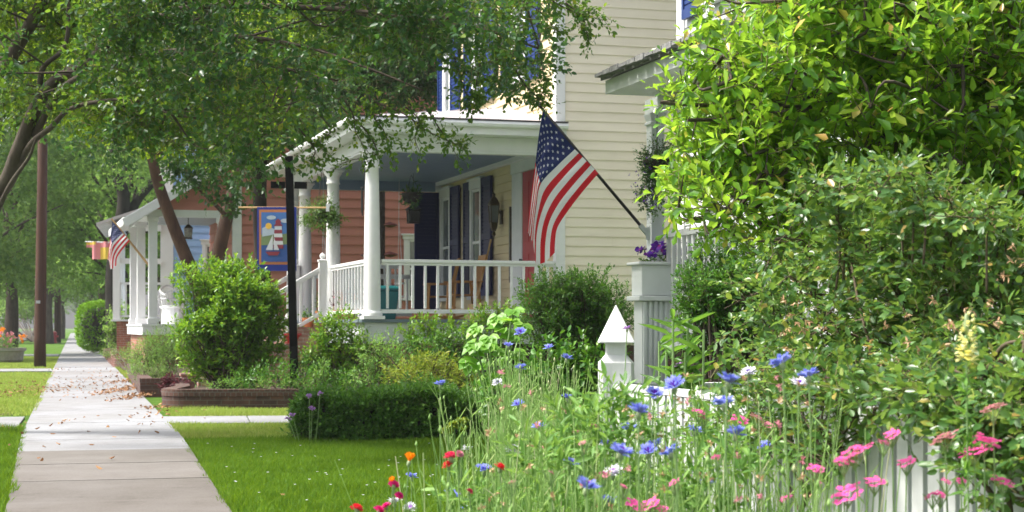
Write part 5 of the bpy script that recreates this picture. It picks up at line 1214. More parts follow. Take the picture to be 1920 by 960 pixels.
# clipped round bush and loose neighbour down the sidewalk
base = np.array([*W(192, 0, 76)[:2], 0]); t = empty('clipped_bush', 'smooth clipped bright green round bush bulging over the sidewalk', 'shrub', base); f = Foliage(base)
n = 3200; d = unit(rng.normal(size=(n, 3))); sgn = np.sign(d) * np.abs(d) ** .75; P = sgn / np.max(np.abs(unit(sgn)), axis=1)[:, None] ** .15 * rng.uniform(.9, 1, n)[:, None] * [.85, 1.0, .98] + [0, 0, 1.12]
v, fc, tv, tf = sprays(P, unit(d + [0, 0, .3]), 6, .1, .07, .04); f.L.append((v, fc)); f.T.append((tv, tf)); f.mi.append(np.zeros(len(fc))); f.build('foliage', 'lf_round', t, None); t.scale = (1.2, 1.2, 1.08)
b = MB(); b.tube([(0, 0, 0), (0, 0, 1.2)], .12, 8); b.lathe((0, 0, 0), [(.4, .25), (.72, .7), (.78, 1.2), (.6, 1.75), (.1, 1.9)], 14); b.build('stems', 'bark_dark', t)  # one stem, plus a dark solid core filling the bush
shrub('loose_bush', 'loose yellow-green bush before the white porch posts of the coral house', 'shrub', 238, 52, [(x, y, d, .35, .35) for x, y, d in ((215, 600, 0), (235, 585, 0), (250, 605, 0), (230, 625, 0), (210, 630, 0), (255, 630, 0), (240, 645, 0), (262, 590, 0))], 'lf_far', .09, .05, nper=34, lo=.2, tw=.3)
shrub('loose_bush', 'grassy green plant clump spilling over the stone edging', 'plant', 245, 44, [(x, y, d, .25, .16) for x, y, d in ((225, 664, 3), (250, 670, 0), (275, 660, -3), (262, 680, -2), (205, 662, 8), (290, 650, -3), (300, 665, -5))], 'lf_under', .12, .014, nl_=8, tw=.3, nper=60, lo=.2, up=.9)
shrub('distant_shrub', 'wide pale green hedge across the far verge behind the utility pole', 'hedge', 60, 130, [(x, y, d, 1.4, 1.1) for x, y, d in ((-10, 590, 0), (20, 580, 8), (45, 575, 15), (70, 582, 20), (95, 588, 40), (30, 560, 25), (65, 555, 30), (0, 565, 10))], 'lf_far', .22, .12, nper=9, tw=.5, lo=.2, rs=.04)
# low clipped hedge
base = np.array([-1.3, 18.4, 0]); t = empty('clipped_hedge', 'low dark green clipped hedge between lawn and front path', 'hedge', base); f = Foliage(base)
n = 5200; P = rng.uniform(-1, 1, (n, 3)); ax = rng.choice(3, n, p=[.2, .4, .4]); P[np.arange(n), ax] = np.sign(P[np.arange(n), ax]) * rng.uniform(.82, 1.02, n)
P[:, 2] = np.where((ax == 2), np.abs(P[:, 2]), P[:, 2])
D = np.zeros((n, 3)); D[np.arange(n), ax] = np.sign(P[np.arange(n), ax]); D = unit(D + rng.normal(size=(n, 3)) * .4 + [0, 0, .3])
hx = P[:, 0] * .98; hz = .222 * (1 + P[:, 2]) * (1 + .1 * np.sin(hx * 4.3) + .06 * np.sin(hx * 11 + P[:, 1] * 4) - .22 * np.abs(P[:, 0]) ** 6) + rng.exponential(.025, n) * (P[:, 2] > .8)
Q = np.stack([hx, P[:, 1] * .48 * (1 + .06 * np.sin(hx * 6 + P[:, 2] * 3)), hz + .0], 1)
v, fc, tv, tf = sprays(Q - D * .08, D, 8, .12, .06, .026, up=.5); f.L.append((v, fc)); f.T.append((tv, tf)); f.mi.append(np.zeros(len(fc))); f.build('foliage', 'lf_box', t, 'twig_g')
b = MB(); b.bb(-.86, .86, -.36, .36, .03, .34); b.build('dark_core', 'bark_dark', t)  # dark block added inside the hedge in place of its inner shade
shrub('flowering_plant', 'bushy plant with pink flower heads at the hedge end', 'plant', 567, 18.0, [(565, 790, 0, .13, .14), (560, 815, 0, .14, .1), (580, 765, 0, .1, .12), (585, 800, 0, .12, .14), (556, 770, .1, .08, .1)], 'lf_box', .06, .02, tw=.12, nper=150, lo=.2, up=.7)
t = KIDS(None)  # no-op
def florets(name, label, pts, Y, mat, r=.04, cat='flowers', n=14, L=.03):
    b0 = W(*pts[0], Y); base = np.array([b0[0], b0[1], 0]); t = empty(name, label, cat, base); f = Foliage(base); b = MB()
    for p in pts:
        c = W(*p, Y); f.clump(c, (r, r, r * .5), n, 5, .012, L, L * .7, lo=.2, up=.5, a0=1.3, a1=.9); q = c - base
        b.tube(smooth_path([(q[0] * .6, 0, 0), (q[0] * .8, .02, q[2] * .5), q], 4), .004, 4)
    b.build('stems', 'stem', t); f.build('blossoms', mat, t, None); return t
florets('flowering_plant', 'pink flower heads rising over the hedge end', [(580, 742), (600, 738), (548, 777), (540, 785), (585, 765)], 17.8, 'pet_lilac', .025, n=9, L=.022)

# ================================================================== lime lobed plant, lily
base = np.array([*W(930, 0, 12.5)[:2], 0]); t = empty('broad_leaf_plant', 'broad leaved lime green climbing plant left of the dark bush', 'plant', base)
P, D, N = [], [], []; b = MB()
for (a, c_) in ((960, 600), (940, 598), (975, 608), (905, 618), (925, 625), (945, 620), (965, 632), (900, 650), (885, 665), (915, 672), (935, 650), (960, 660), (945, 680), (895, 690), (910, 705), (930, 700), (905, 725), (925, 735), (890, 640), (970, 590), (880, 680), (915, 640), (940, 715)):
    for k in range(1):
        q = W(a + rng.uniform(-10, 10), c_ + rng.uniform(-10, 10), 12.5 + rng.uniform(-.2, .2)) - base; P.append(q); D.append(unit(np.array([rng.normal() * .5 - .3, -.5 + rng.normal() * .3, -.35 + rng.normal() * .3]))); N.append(unit(np.array([rng.normal() * .3, -.5, .9])))
    b.tube(smooth_path([(0, 0, .1), q * [.3, .3, .6], q], 4), .006, 4)
P, D, N = map(np.array, (P, D, N)); n = len(P); parts = []
for ang in (-1.25, -.62, 0, .62, 1.25):   # palmate lobes
    S = unit(np.cross(D, N)); d2 = unit(D * math.cos(ang) + S * math.sin(ang)); parts.append(leaves(P + N * .002 * ang, d2, N, (.14 if ang == 0 else .125 if abs(ang) < 1 else .09) * rng.uniform(.85, 1.1), .075, fold=.12, droop=.12))
V, Fc = join(parts); nmesh('foliage', V, Fc, 'lf_lime', parent=t); b.build('stems', 'stem', t)
base = np.array([*W(1262, 0, 6.6)[:2], 0]); t = empty('lily_plant', 'upright lily stems with long pointed green leaves behind the white fence', 'plant', base)
b = MB(); parts = []
for (a, c_, top) in ((1236, 690, 640), (1262, 660, 600), (1290, 650, 590), (1320, 670, 618), (1250, 700, 650), (1285, 710, 660)):
    tp = W(a, top, 6.6 + rng.uniform(-.15, .15)) - base; b.tube(smooth_path([(tp[0] * .7, 0, 0), tp * [.9, 1, .5], tp], 4), .005, 5)
    m_ = 20; s_ = rng.uniform(.5, 1, m_); pos = np.stack([tp[0] * (.8 + .2 * s_), tp[1] * s_, tp[2] * s_], 1); az = np.arange(m_) * 2.4
    d = unit(np.stack([np.cos(az), np.sin(az), .7 + .5 * rng.uniform(size=m_)], 1)); parts.append(leaves(pos, d, unit(np.stack([-np.cos(az) * .4, -np.sin(az) * .4, np.ones(m_)], 1)), rng.uniform(.09, .15, m_), .022, fold=.2, droop=.35))
V, Fc = join(parts); nmesh('foliage', V, Fc, 'lf_lily', parent=t); b.build('stems', 'stem', t)

# ================================================================== big glossy shrub and rose
base = np.array([1.9, 8.0, 0]); t = empty('glossy_shrub', 'huge shrub with shiny yellow-green leaves filling the upper right', 'shrub', base)
f = Foliage(base); b = MB(); cents = []
xl = lambda y: np.interp(y, [-150, 0, 60, 120, 200, 260, 320, 380, 430, 470], [1350, 1310, 1290, 1275, 1268, 1285, 1265, 1290, 1330, 1430])
for gx in np.arange(1250, 2060, 46):
    for gy in np.arange(-140, 560, 46):
        a, c_ = gx + rng.uniform(-22, 22), gy + rng.uniform(-20, 20)
        if a < xl(c_) + 62 or c_ > np.interp(a, [1250, 1350, 1500, 1600, 2000], [430, 430, 460, 520, 560]) - 12: continue
        edge = min(1, (a - xl(c_)) / 240)
        if 1290 < a < 1470 and c_ > 330 and rng.uniform() < .38: continue
        if 1500 < a < 1760 and 240 < c_ < 330 and rng.uniform() < .55: continue
        if a < xl(c_) + 130 and rng.uniform() < .3: continue
        for dd in range(1 if a < xl(c_) + 150 else 2):
            Y = (6.6 + rng.uniform(-.3, .5)) if dd == 0 else rng.uniform(7.2, 8.6)
            r = rng.uniform(.10, .2) * Y / 6.8; c = W(a, c_, Y); cents.append(c)
            f.clump(c, (r, r, r * .8), int(12 * (r / .15) ** 1.5), 9, .17, .066, .03, lo=.15, up=.45, a0=1.25, a1=.45, jit=.32, obov=.9, fold=.1, mi=0)
for (a, c_) in ((1225, 185), (1238, 205), (1230, 300), (1225, 325), (1238, 345), (1222, 352), (1245, 185), (1250, 155), (1262, 120), (1275, 60), (1268, 85), (1285, 30), (1250, 225), (1240, 260), (1262, 405), (1245, 370), (1255, 330), (1280, 10), (1290, -10), (1240, 380), (1290, 430), (1340, 440), (1380, 445), (1260, 290)):
    if rng.uniform() < .25: continue
    c = W(a + 32, c_ + 3, 6.5 + rng.uniform(-.15, .3)); cents.append(c + [.05, 0, 0]); f.clump(c, (.05, .06, .05), 4, 8, .14, .058, .025, lo=.1, up=.3, a0=1.2, a1=.5, obov=.9, mi=0)
trunk = [limb(b, [(0, 0, 0), (.1, 0, .8), (-.1, -.2, 1.6), (-.35, -.5, 2.3), (-.6, -.8, 3.0)], .07, .03), limb(b, [(.15, .1, 0), (.4, 0, 1.), (.7, -.3, 1.9), (.9, -.6, 2.8)], .06, .02), limb(b, [(0, .1, 0), (-.3, -.3, .9), (-.7, -.6, 1.5), (-1.1, -.8, 1.9)], .04, .012), limb(b, [(.2, .1, 0), (.8, .2, 1.), (1.2, 0, 2.), (1.5, -.2, 2.9)], .05, .02)]
for k in range(16):
    c = W(rng.uniform(1325, 1440), rng.uniform(190, 340), rng.uniform(6.6, 7.0)); cents.append(c); f.clump(c, (.15, .15, .12), 12, 9, .17, .066, .03, lo=.15, up=.45, a0=1.25, a1=.45, jit=.32, obov=.9, fold=.1)
CA = np.array(cents) - base; TR = np.concatenate(trunk)
for c in cents:
    c = c - base; dd_ = np.linalg.norm(CA - c, axis=1) + 9 * (np.abs(CA[:, 0]) > abs(c[0]) - .07); q = CA[np.argmin(dd_)] if dd_.min() < .6 else TR[np.argmin(np.linalg.norm(TR - c, axis=1))]
    if np.linalg.norm(q - c) > .8: continue
    b.tube(smooth_path([q, (q + c) / 2 + rng.normal(size=3) * .08, c], 3), [.008, .0075, .007, .006, .005, .004, .002], 4, cap=False)
b.build('stems', 'bark', t, smooth=True); f.build('foliage', 'lf_big', t, 'twig_g')

base = np.array([2.2, 5.9, 0]); t = empty('rose_bush', 'sprawling climbing rose with dull green leaflets and spent brown blooms over the fence', 'shrub', base)
f = Foliage(base); b = MB(); cents = []; FY = lambda px_: 2.527 / ((px_ - 960) / F + .3)
ytop = lambda x: np.interp(x, [1290, 1340, 1380, 1430, 1500, 1560, 1650, 1750, 1850, 1960], [770, 740, 710, 640, 520, 400, 330, 350, 400, 440])
ybot = lambda x: np.interp(x, [1290, 1380, 1450, 1500, 1560, 1600, 1640, 1700, 1800, 1850, 1960], [800, 850, 880, 890, 860, 815, 800, 790, 805, 880, 960])
for gx in np.arange(1290, 1990, 40):
    for gy in np.arange(310, 900, 36):
        a, c_ = gx + rng.uniform(-20, 20), gy + rng.uniform(-18, 18)
        if c_ < ytop(a) or c_ > ybot(a) - 12: continue
        if c_ < ytop(a) + 90 and rng.uniform() < .5: continue
        lowt = np.clip((c_ - 560) / 220, 0, 1)
        Y = FY(a) + (rng.uniform(-.3, -.08) if c_ > 690 else rng.uniform(-.2, .45) + .55 * (1 - lowt)); r = rng.uniform(.07, .13); c = W(a, c_, Y); cents.append(c)
        f.clump(c, (r * 1.5, r, r * .8), int(15 * (r / .1) ** 1.5), 7, .1, .036, .0185, lo=.1, up=.3, planar=True, a0=1.15, a1=.3, jit=.3, up_=0) if False else f.clump(c, (r * 1.5, r, r * .8), int(16 * (r / .1) ** 1.5), 7, .1, .036, .0185, lo=.1, up=.3, planar=True, a0=1.15, a1=.3, jit=.3)
        if rng.uniform() < .3 and c_ < 700: f.clump(W(a, c_, Y + .7), (r * 2, r, r * 1.4), 16, 7, .1, .036, .0185, lo=.1, planar=True)
canes = []
for k in range(8):
    x0 = 1490 + 58 * k; Yc = FY(min(x0, 1950)) + .6
    p = [np.array([rng.uniform(-.6, .7) - .2, rng.uniform(-.3, .3), 0]), W(x0 + rng.uniform(-60, 60), 800, Yc + .1) - base, W(x0 + rng.uniform(-60, 60), 640, Yc) - base, W(x0 - 30 + rng.uniform(-90, 60), ytop(x0) + 60, Yc + .3) - base, W(x0 - 60 + rng.uniform(-60, 90), ytop(x0) + 0, Yc + .2) - base]
    canes.append(limb(b, p, .008, .0025, seg=6, wob=.02))
for k in range(26):   # arching sprays along the top
    x0 = rng.uniform(1430, 1900); Yc = FY(x0) + rng.uniform(.1, .9); yt = ytop(x0); q_ = [W(x0, yt + 150, Yc) - base, W(x0 + rng.uniform(-30, 10), yt + 50, Yc) - base, W(x0 + rng.uniform(-60, 0), yt - rng.uniform(-20, 45), Yc - .05) - base, W(x0 + rng.uniform(-130, -40), yt + rng.uniform(-10, 60), Yc - .1) - base]
    P_ = limb(b, q_, .004, .0015, seg=5); n = 22; ix = rng.integers(2, len(P_) - 1, n); D_ = unit(rng.normal(size=(n, 3)) + [0, 0, .2])
    v, fc, tv, tf = sprays(P_[ix], D_, 7, .09, .036, .0185, planar=True, a0=1.15, a1=.3, jit=.3); f.L.append((v, fc)); f.T.append((tv, tf)); f.mi.append(np.zeros(len(fc)))
for pts in ([(1880, 960), (1840, 900), (1790, 850), (1735, 800), (1690, 770), (1640, 765)], [(1500, 960), (1530, 900), (1560, 840), (1600, 790), (1640, 740)], [(1900, 1000), (1885, 900), (1860, 820), (1850, 740)], [(1840, 720), (1880, 650), (1930, 640)]):
    canes.append(limb(b, [W(x, y, FY(min(x, 1900)) - .2) - base for x, y in pts], .008, .004, seg=6))
for c in cents:
    c = c - base; q = nearest(canes, c); b.tube([q, (q + c) / 2 + rng.normal(size=3) * .03, c], [.005, .004, .002], 4, cap=False)
b.build('stems', 'twig', t, smooth=True); f.build('foliage', 'lf_rose', t, 'twig_g')
fb = Foliage(base)
for k in range(75):
    a = rng.uniform(1430, 1920); c_ = ytop(a) + rng.uniform(-25, 120) if rng.uniform() < .7 else rng.uniform(560, 720)
    fb.clump(W(a, c_, FY(a) + (.45 if c_ < 560 else -.12)), (.012, .012, .006), 2, 4, .008, .016, .006, lo=.2, grav=.3, a0=1.5, a1=1.2, droop=.5)
fb.build('spent_blossoms', 'rosehip', t, 'twig')

# ================================================================== white picket fence
UD = np.array([-.2873, .9578, 0]); p0 = np.array([*W(1155, 0, 7.0)[:2], 0])
t = empty('picket_fence', 'white picket fence with a pointed corner post among the flowers', 'fence', p0, AH)
# local +y runs away along the street; fence runs towards the camera: negative y
zt_ = lambda y, Y=7.0: CH - (y - HZ) * Y / F
b = MB(); o8 = lambda r, c: [(r, -r + c), (r, r - c), (r - c, r), (-r + c, r), (-r, r - c), (-r, -r + c), (-r + c, -r), (r - c, -r)]
rot_ = lambda q: [(x * math.cos(AH) + y * math.sin(AH), -x * math.sin(AH) + y * math.cos(AH)) for x, y in q]
lv = [(.071, .014, 0), (.071, .014, zt_(680)), (.042, .004, zt_(665)), (.042, .004, zt_(643))]; vs = [(x, y, z) for r, c, z in lv for x, y in rot_(o8(r, c))]
b.add(vs, [(i * 8 + k, i * 8 + (k + 1) % 8, i * 8 + 8 + (k + 1) % 8, i * 8 + 8 + k) for i in range(3) for k in range(8)] + [tuple(range(24, 32))]); po = b.build('post', 'fence_white', t)
b = MB(); b.sq((0, 0, 0), [(.072, zt_(643)), (.0725, zt_(641)), (.002, zt_(572))], rot=-AH); b.build('post_cap', 'fence_white', po, bevel=.002)
b = MB(); b.bar((0, -.075, .86), (0, -5.0, .86), .035, .07); b.build('rail', 'fence_white', t); b = MB(); b.bar((0, -.075, .3), (0, -5.0, .3), .035, .07); b.build('rail', 'fence_white', t)
b = MB(); b.bar((-.005, -.075, .955), (-.005, -5.0, .955), .075, .022); b.build('cap_rail', 'fence_white', t)
b = MB(); b.bb(-.04, -.018, -.03, .03, .06, .942); first = b.build('picket', 'fence_white', t, bevel=.003)
i = 0; yy = -.12
while yy > -5.0 and i < 62:
    o = first if i == 0 else first.copy()
    if i: C.objects.link(o); o.parent = t
    o.location = (random.uniform(-.001, .001), yy, 0); yy -= .081; i += 1
# second run square to it, towards the house
b = MB(); b.bar((.06, 0, .86), (2.4, 0, .86), .07, .035, up=(0, 1, 0)); b.build('rail', 'fence_white', t); b = MB(); b.bar((.06, -.005, .955), (2.4, -.005, .955), .022, .075, up=(0, 1, 0)); b.build('cap_rail', 'fence_white', t)
b = MB(); b.bb(-.03, .03, -.04, -.018, .06, .942); first = b.build('picket', 'fence_white', t, bevel=.003)
for i in range(28):
    o = first if i == 0 else first.copy()
    if i: C.objects.link(o); o.parent = t
    o.location = (.12 + .081 * i, 0, 0)
# ================================================================== flower meadow
def fx(Y): return .427 + .3 * (7 - Y)              # fence line
XLm = lambda Y: np.interp(Y, [2.4, 3, 4, 5, 6, 7.2, 9], [-.22, -.27, -.27, -.22, -.12, 0.0, .12])
def hmax(X, Y):
    px_ = 960 + F * X / Y
    ytop_ = np.interp(px_, [600, 680, 740, 800, 860, 920, 960, 1020, 1100, 1180, 1300, 1400, 1550, 1700], [965, 935, 890, 835, 790, 730, 680, 670, 700, 765, 720, 680, 690, 800])
    return CH - (ytop_ - HZ) * 4.6 / F
def stems(name, n, mats, h0, h1, label, wd=.0016, nb=7, bl=.075, bw=.0022, buds=.25, Ymin=2.5, Ymax=8.2):
    Y = rng.uniform(Ymin ** 1.4, Ymax ** 1.4, n * 2) ** (1 / 1.4)
    lo, hi = XLm(Y), np.minimum(fx(Y) - .1, .9); X = lo + (hi - lo) * rng.uniform(0, 1, n * 2) ** .9
    ok = (X < hi) & (X > lo); X, Y = X[ok][:n], Y[ok][:n]; n = len(X)
    H = np.clip(hmax(X, Y), .45, 1.3) * rng.uniform(h0, h1, n)
    lean = rng.normal(size=(n, 2)) * .09; lean[:, 0] -= .03; K = 5; s = np.linspace(0, 1, K + 1); cv = rng.normal(size=(n, 2)) * .05
    ctr = np.stack([np.stack([X + H * (lean[:, 0] * t_ + cv[:, 0] * t_ * t_), Y + H * (lean[:, 1] * t_ + cv[:, 1] * t_ * t_), H * t_], 1) for t_ in s], 1)  # n,K+1,3
    a = rng.uniform(0, 2 * PI, n); S = np.stack([np.cos(a), np.sin(a), 0 * a], 1); S2 = np.stack([-np.sin(a), np.cos(a), 0 * a], 1); w_ = wd * rng.uniform(.7, 1.3, n)
    V, Fs = [], []
    ring = np.stack([ctr + (S * w_[:, None])[:, None], ctr + ((-.5 * S + .87 * S2) * w_[:, None])[:, None], ctr + ((-.5 * S - .87 * S2) * w_[:, None])[:, None]], 2)  # n,K+1,3,3
    V1 = ring.reshape(-1, 3); idx = np.arange(n)[:, None, None, None] * (K + 1) * 3
    f = []
    for i in range(K):
        for j in range(3): f.append([i * 3 + j, i * 3 + (j + 1) % 3, (i + 1) * 3 + (j + 1) % 3, (i + 1) * 3 + j])
    F1 = (np.arange(n)[:, None, None] * (K + 1) * 3 + np.array(f)[None]).reshape(-1, 4)
    # narrow blades
    m = n * nb; k = np.repeat(np.arange(n), nb); tt = rng.uniform(.15, .95, m); i0 = (tt * K).astype(int); fr = (tt * K - i0)[:, None]
    P = ctr[k, i0] * (1 - fr) + ctr[k, i0 + 1] * fr; az = rng.uniform(0, 2 * PI, m)
    D = unit(np.stack([np.cos(az) * .5, np.sin(az) * .5, rng.uniform(.5, 1.3, m)], 1)); N = unit(np.stack([-np.cos(az), -np.sin(az), np.full(m, .5)], 1))
    V2, F2 = leaves(P, D, N, bl * rng.uniform(.5, 1.4, m), bw * 2 * rng.uniform(.7, 1.3, m), fold=.1, droop=.15)
    # buds: small pointed ovals
    q = np.where(rng.uniform(size=n) < buds)[0]; tp = ctr[q, -1]; r = rng.uniform(.003, .0052, len(q))[:, None]; nq = len(q)
    V3 = np.stack([tp - [0, 0, .003]] + [tp + np.array([math.cos(x), math.sin(x), 0]) * r + [0, 0, .006] for x in (0, 1.57, 3.14, 4.71)] + [tp + [0, 0, .017]], 1).reshape(-1, 3)
    fb = np.array([[0, 1, 2, 2], [0, 2, 3, 3], [0, 3, 4, 4], [0, 4, 1, 1], [5, 2, 1, 1], [5, 3, 2, 2], [5, 4, 3, 3], [5, 1, 4, 4]])
    F3 = (np.arange(nq)[:, None, None] * 6 + fb[None]).reshape(-1, 4)
    V, Fc = join([(V1, F1), (V2, F2)]); o = nmesh(name, V, Fc, mats[0]); tag(o, label, 'wild flower stems', None, 'stuff')
    if nq:
        o2 = nmesh(name.replace('stems', 'buds'), V3, F3[:, :3], mats[1], k=3); tag(o2, 'small closed buds among ' + label, 'flower buds', None, 'stuff')
stems('meadow_stems', 1500, ('lf_meadow', 'lf_meadow'), .5, .98, 'the tall thin grey-green flower stems', wd=.0013, nb=6, bl=.06, bw=.0013, buds=.3, Ymin=3.7)
stems('near_meadow_stems', 190, ('lf_meadow', 'lf_meadow'), .5, .9, 'the sparse tall stems nearest the camera', wd=.0013, nb=4, bl=.05, bw=.0011, buds=.5, Ymin=2.8, Ymax=3.7)
stems('undergrowth_stems', 2600, ('lf_under', 'lf_meadow'), .35, .74, 'the short leafy undergrowth stems', nb=12, bl=.045, bw=.0035, buds=0, wd=.0012, Ymin=3.2)

def bend(top, dx=.0, dy=.0, k=6):
    g0 = np.array([top[0] + dx, top[1] + dy, 0]); s = np.linspace(0, 1, k)[:, None]
    mid = (g0 + top) / 2 + [dx * -.25, 0, 0]; return smooth_path([g0, mid, top], 4)
# flower head meshes (axis +Z, unit metres)
def head_mesh(kind):
    P, D, N, L_, W_, mi = [], [], [], [], [], []
    def pet(p, d, n, l, w, m): P.append(p); D.append(d); N.append(n); L_.append(l); W_.append(w); mi.append(m)
    r_ = random.Random(hash(kind) % 97 if False else len(kind) * 7 + 1)
    if kind in ('corn', 'cornw', 'corn2'):
        for k in range(20):
            a = 2 * PI * k / 20 + r_.uniform(-.15, .15); el = r_.uniform(.15, 1.05)
            for j in (-1, -.35, .35, 1):
                aa = a + j * .28; d = np.array([math.cos(aa) * math.cos(el), math.sin(aa) * math.cos(el), math.sin(el)]); pet(np.array([math.cos(a), math.sin(a), .3]) * .004, d, np.array([-math.sin(el) * math.cos(aa), -math.sin(el) * math.sin(aa), math.cos(el)]), .022 + r_.uniform(-.004, .004), .0052, 0)
        for k in range(16):
            a = k * 2.4; el = r_.uniform(.8, 1.4); pet(np.array([math.cos(a), math.sin(a), 0]) * .003, np.array([math.cos(a) * math.cos(el), math.sin(a) * math.cos(el), math.sin(el)]), np.array([math.cos(a), math.sin(a), .2]), .015, .004, 1)
    elif kind == 'pink':
        for k in range(24):
            a = k * 2.4; rr = .033 * math.sqrt(k / 24) + r_.uniform(-.003, .003); c = np.array([rr * math.cos(a), rr * math.sin(a), .014 - rr * .35 + r_.uniform(-.006, .005)])
            for j in range(5):
                b_ = 2 * PI * j / 5 + k; pet(c, np.array([math.cos(b_), math.sin(b_), r_.uniform(-.1, .35)]), np.array([0, 0, 1.]), .0078, .0078, 0)
    elif kind == 'ruffle':
        for ring, (nr, el, l) in enumerate(((8, .2, .02), (8, .6, .018), (7, 1.0, .015), (5, 1.35, .012))):
            for k in range(nr):
                a = 2 * PI * k / nr + ring * .4; d = np.array([math.cos(a) * math.cos(el), math.sin(a) * math.cos(el), math.sin(el)]); pet(np.array([0, 0, .001 * ring]), d, np.array([-math.sin(el) * math.cos(a), -math.sin(el) * math.sin(a), math.cos(el)]), l, l * .85, 0)
    elif kind == 'poppy':
        for k in range(5):
            a = 2 * PI * k / 5; el = 1.0; d = np.array([math.cos(a) * math.cos(el), math.sin(a) * math.cos(el), math.sin(el)]); pet(np.zeros(3), d, np.array([-math.sin(el) * math.cos(a), -math.sin(el) * math.sin(a), math.cos(el)]), .03, .03, 0)
    elif kind == 'snap':
        for k in range(20):
            h = .0 + .09 * k / 20; s = 1 - .62 * k / 20; a = k * 2.4
            c = np.array([math.cos(a) * .006, math.sin(a) * .006, h])
            for (el, l, w) in ((.7, .021, .016), (.25, .02, .018), (-.35, .02, .017), (.1, .012, .02)):
                pet(c, np.array([math.cos(a) * math.cos(el), math.sin(a) * math.cos(el), math.sin(el)]), np.array([-math.sin(el) * math.cos(a), -math.sin(el) * math.sin(a), math.cos(el)]), l * s, w * s, 0)
    P, D, N = map(np.array, (P, D, N)); V, Fc = leaves(P, unit(D), unit(N), np.array(L_), np.array(W_), fold=.12, droop=.1 if kind != 'poppy' else -.15, obov=.9)
    return V, Fc, np.repeat(np.array(mi), 2)
KIND = {}
def flower(name, kind, petals, label, cat, px_, py_, Y, size=1., tilt=(0, 0), dx=None, group=None):
    top = W(px_, py_, Y); dx = rng.uniform(-.05, .05) if dx is None else dx
    t = empty(name, label, cat, (top[0] + dx, top[1], 0), 0, group); base = np.array([top[0] + dx, top[1], 0]); b = MB(); path_ = smooth_path([(0, 0, 0), (-dx * .3, 0, top[2] * .5), top - base], 4)
    b.tube(path_, .0018 if Y < 9 else .004, 5)
    if kind in ('pink',):
        b2 = [(top - base) + np.array([.02 * math.cos(a), .02 * math.sin(a), .004]) for a in np.arange(7) * .9]
        for q in b2: b.tube([top - base - [0, 0, .03], q], .001, 4)
    b.build('stem', 'stem', t)
    key = (kind, petals)
    if key not in KIND:
        V, Fc, mi = head_mesh(kind); o = nmesh('flower_head', V, Fc, list(petals), mi, t); KIND[key] = o.data
    else:
        o = bpy.data.objects.new('flower_head', KIND[key]); C.objects.link(o); o.parent = t
    o.location = tuple(top - base); o.scale = (size,) * 3; o.rotation_euler = (tilt[0], tilt[1], rng.uniform(0, 6.28))
    if kind.startswith('corn') or kind in ('ruffle', 'poppy'):
        if 'cal' not in KIND:
            c = MB(); c.lathe((0, 0, 0), [(.002, -.016), (.0055, -.012), (.006, -.005), (.004, .003)], 8); oc = c.build('calyx', 'bud', t, smooth=True); KIND['cal'] = oc.data
        else: oc = bpy.data.objects.new('calyx', KIND['cal']); C.objects.link(oc); oc.parent = t
        oc.location = o.location; oc.rotation_euler = (tilt[0], tilt[1], 0); oc.scale = (size,) * 3
    return t
BL, BV, BW_ = ('pet_blue', 'pet_violet'), ('pet_white', 'pet_violet'), ('pet_white', 'pet_lilac')
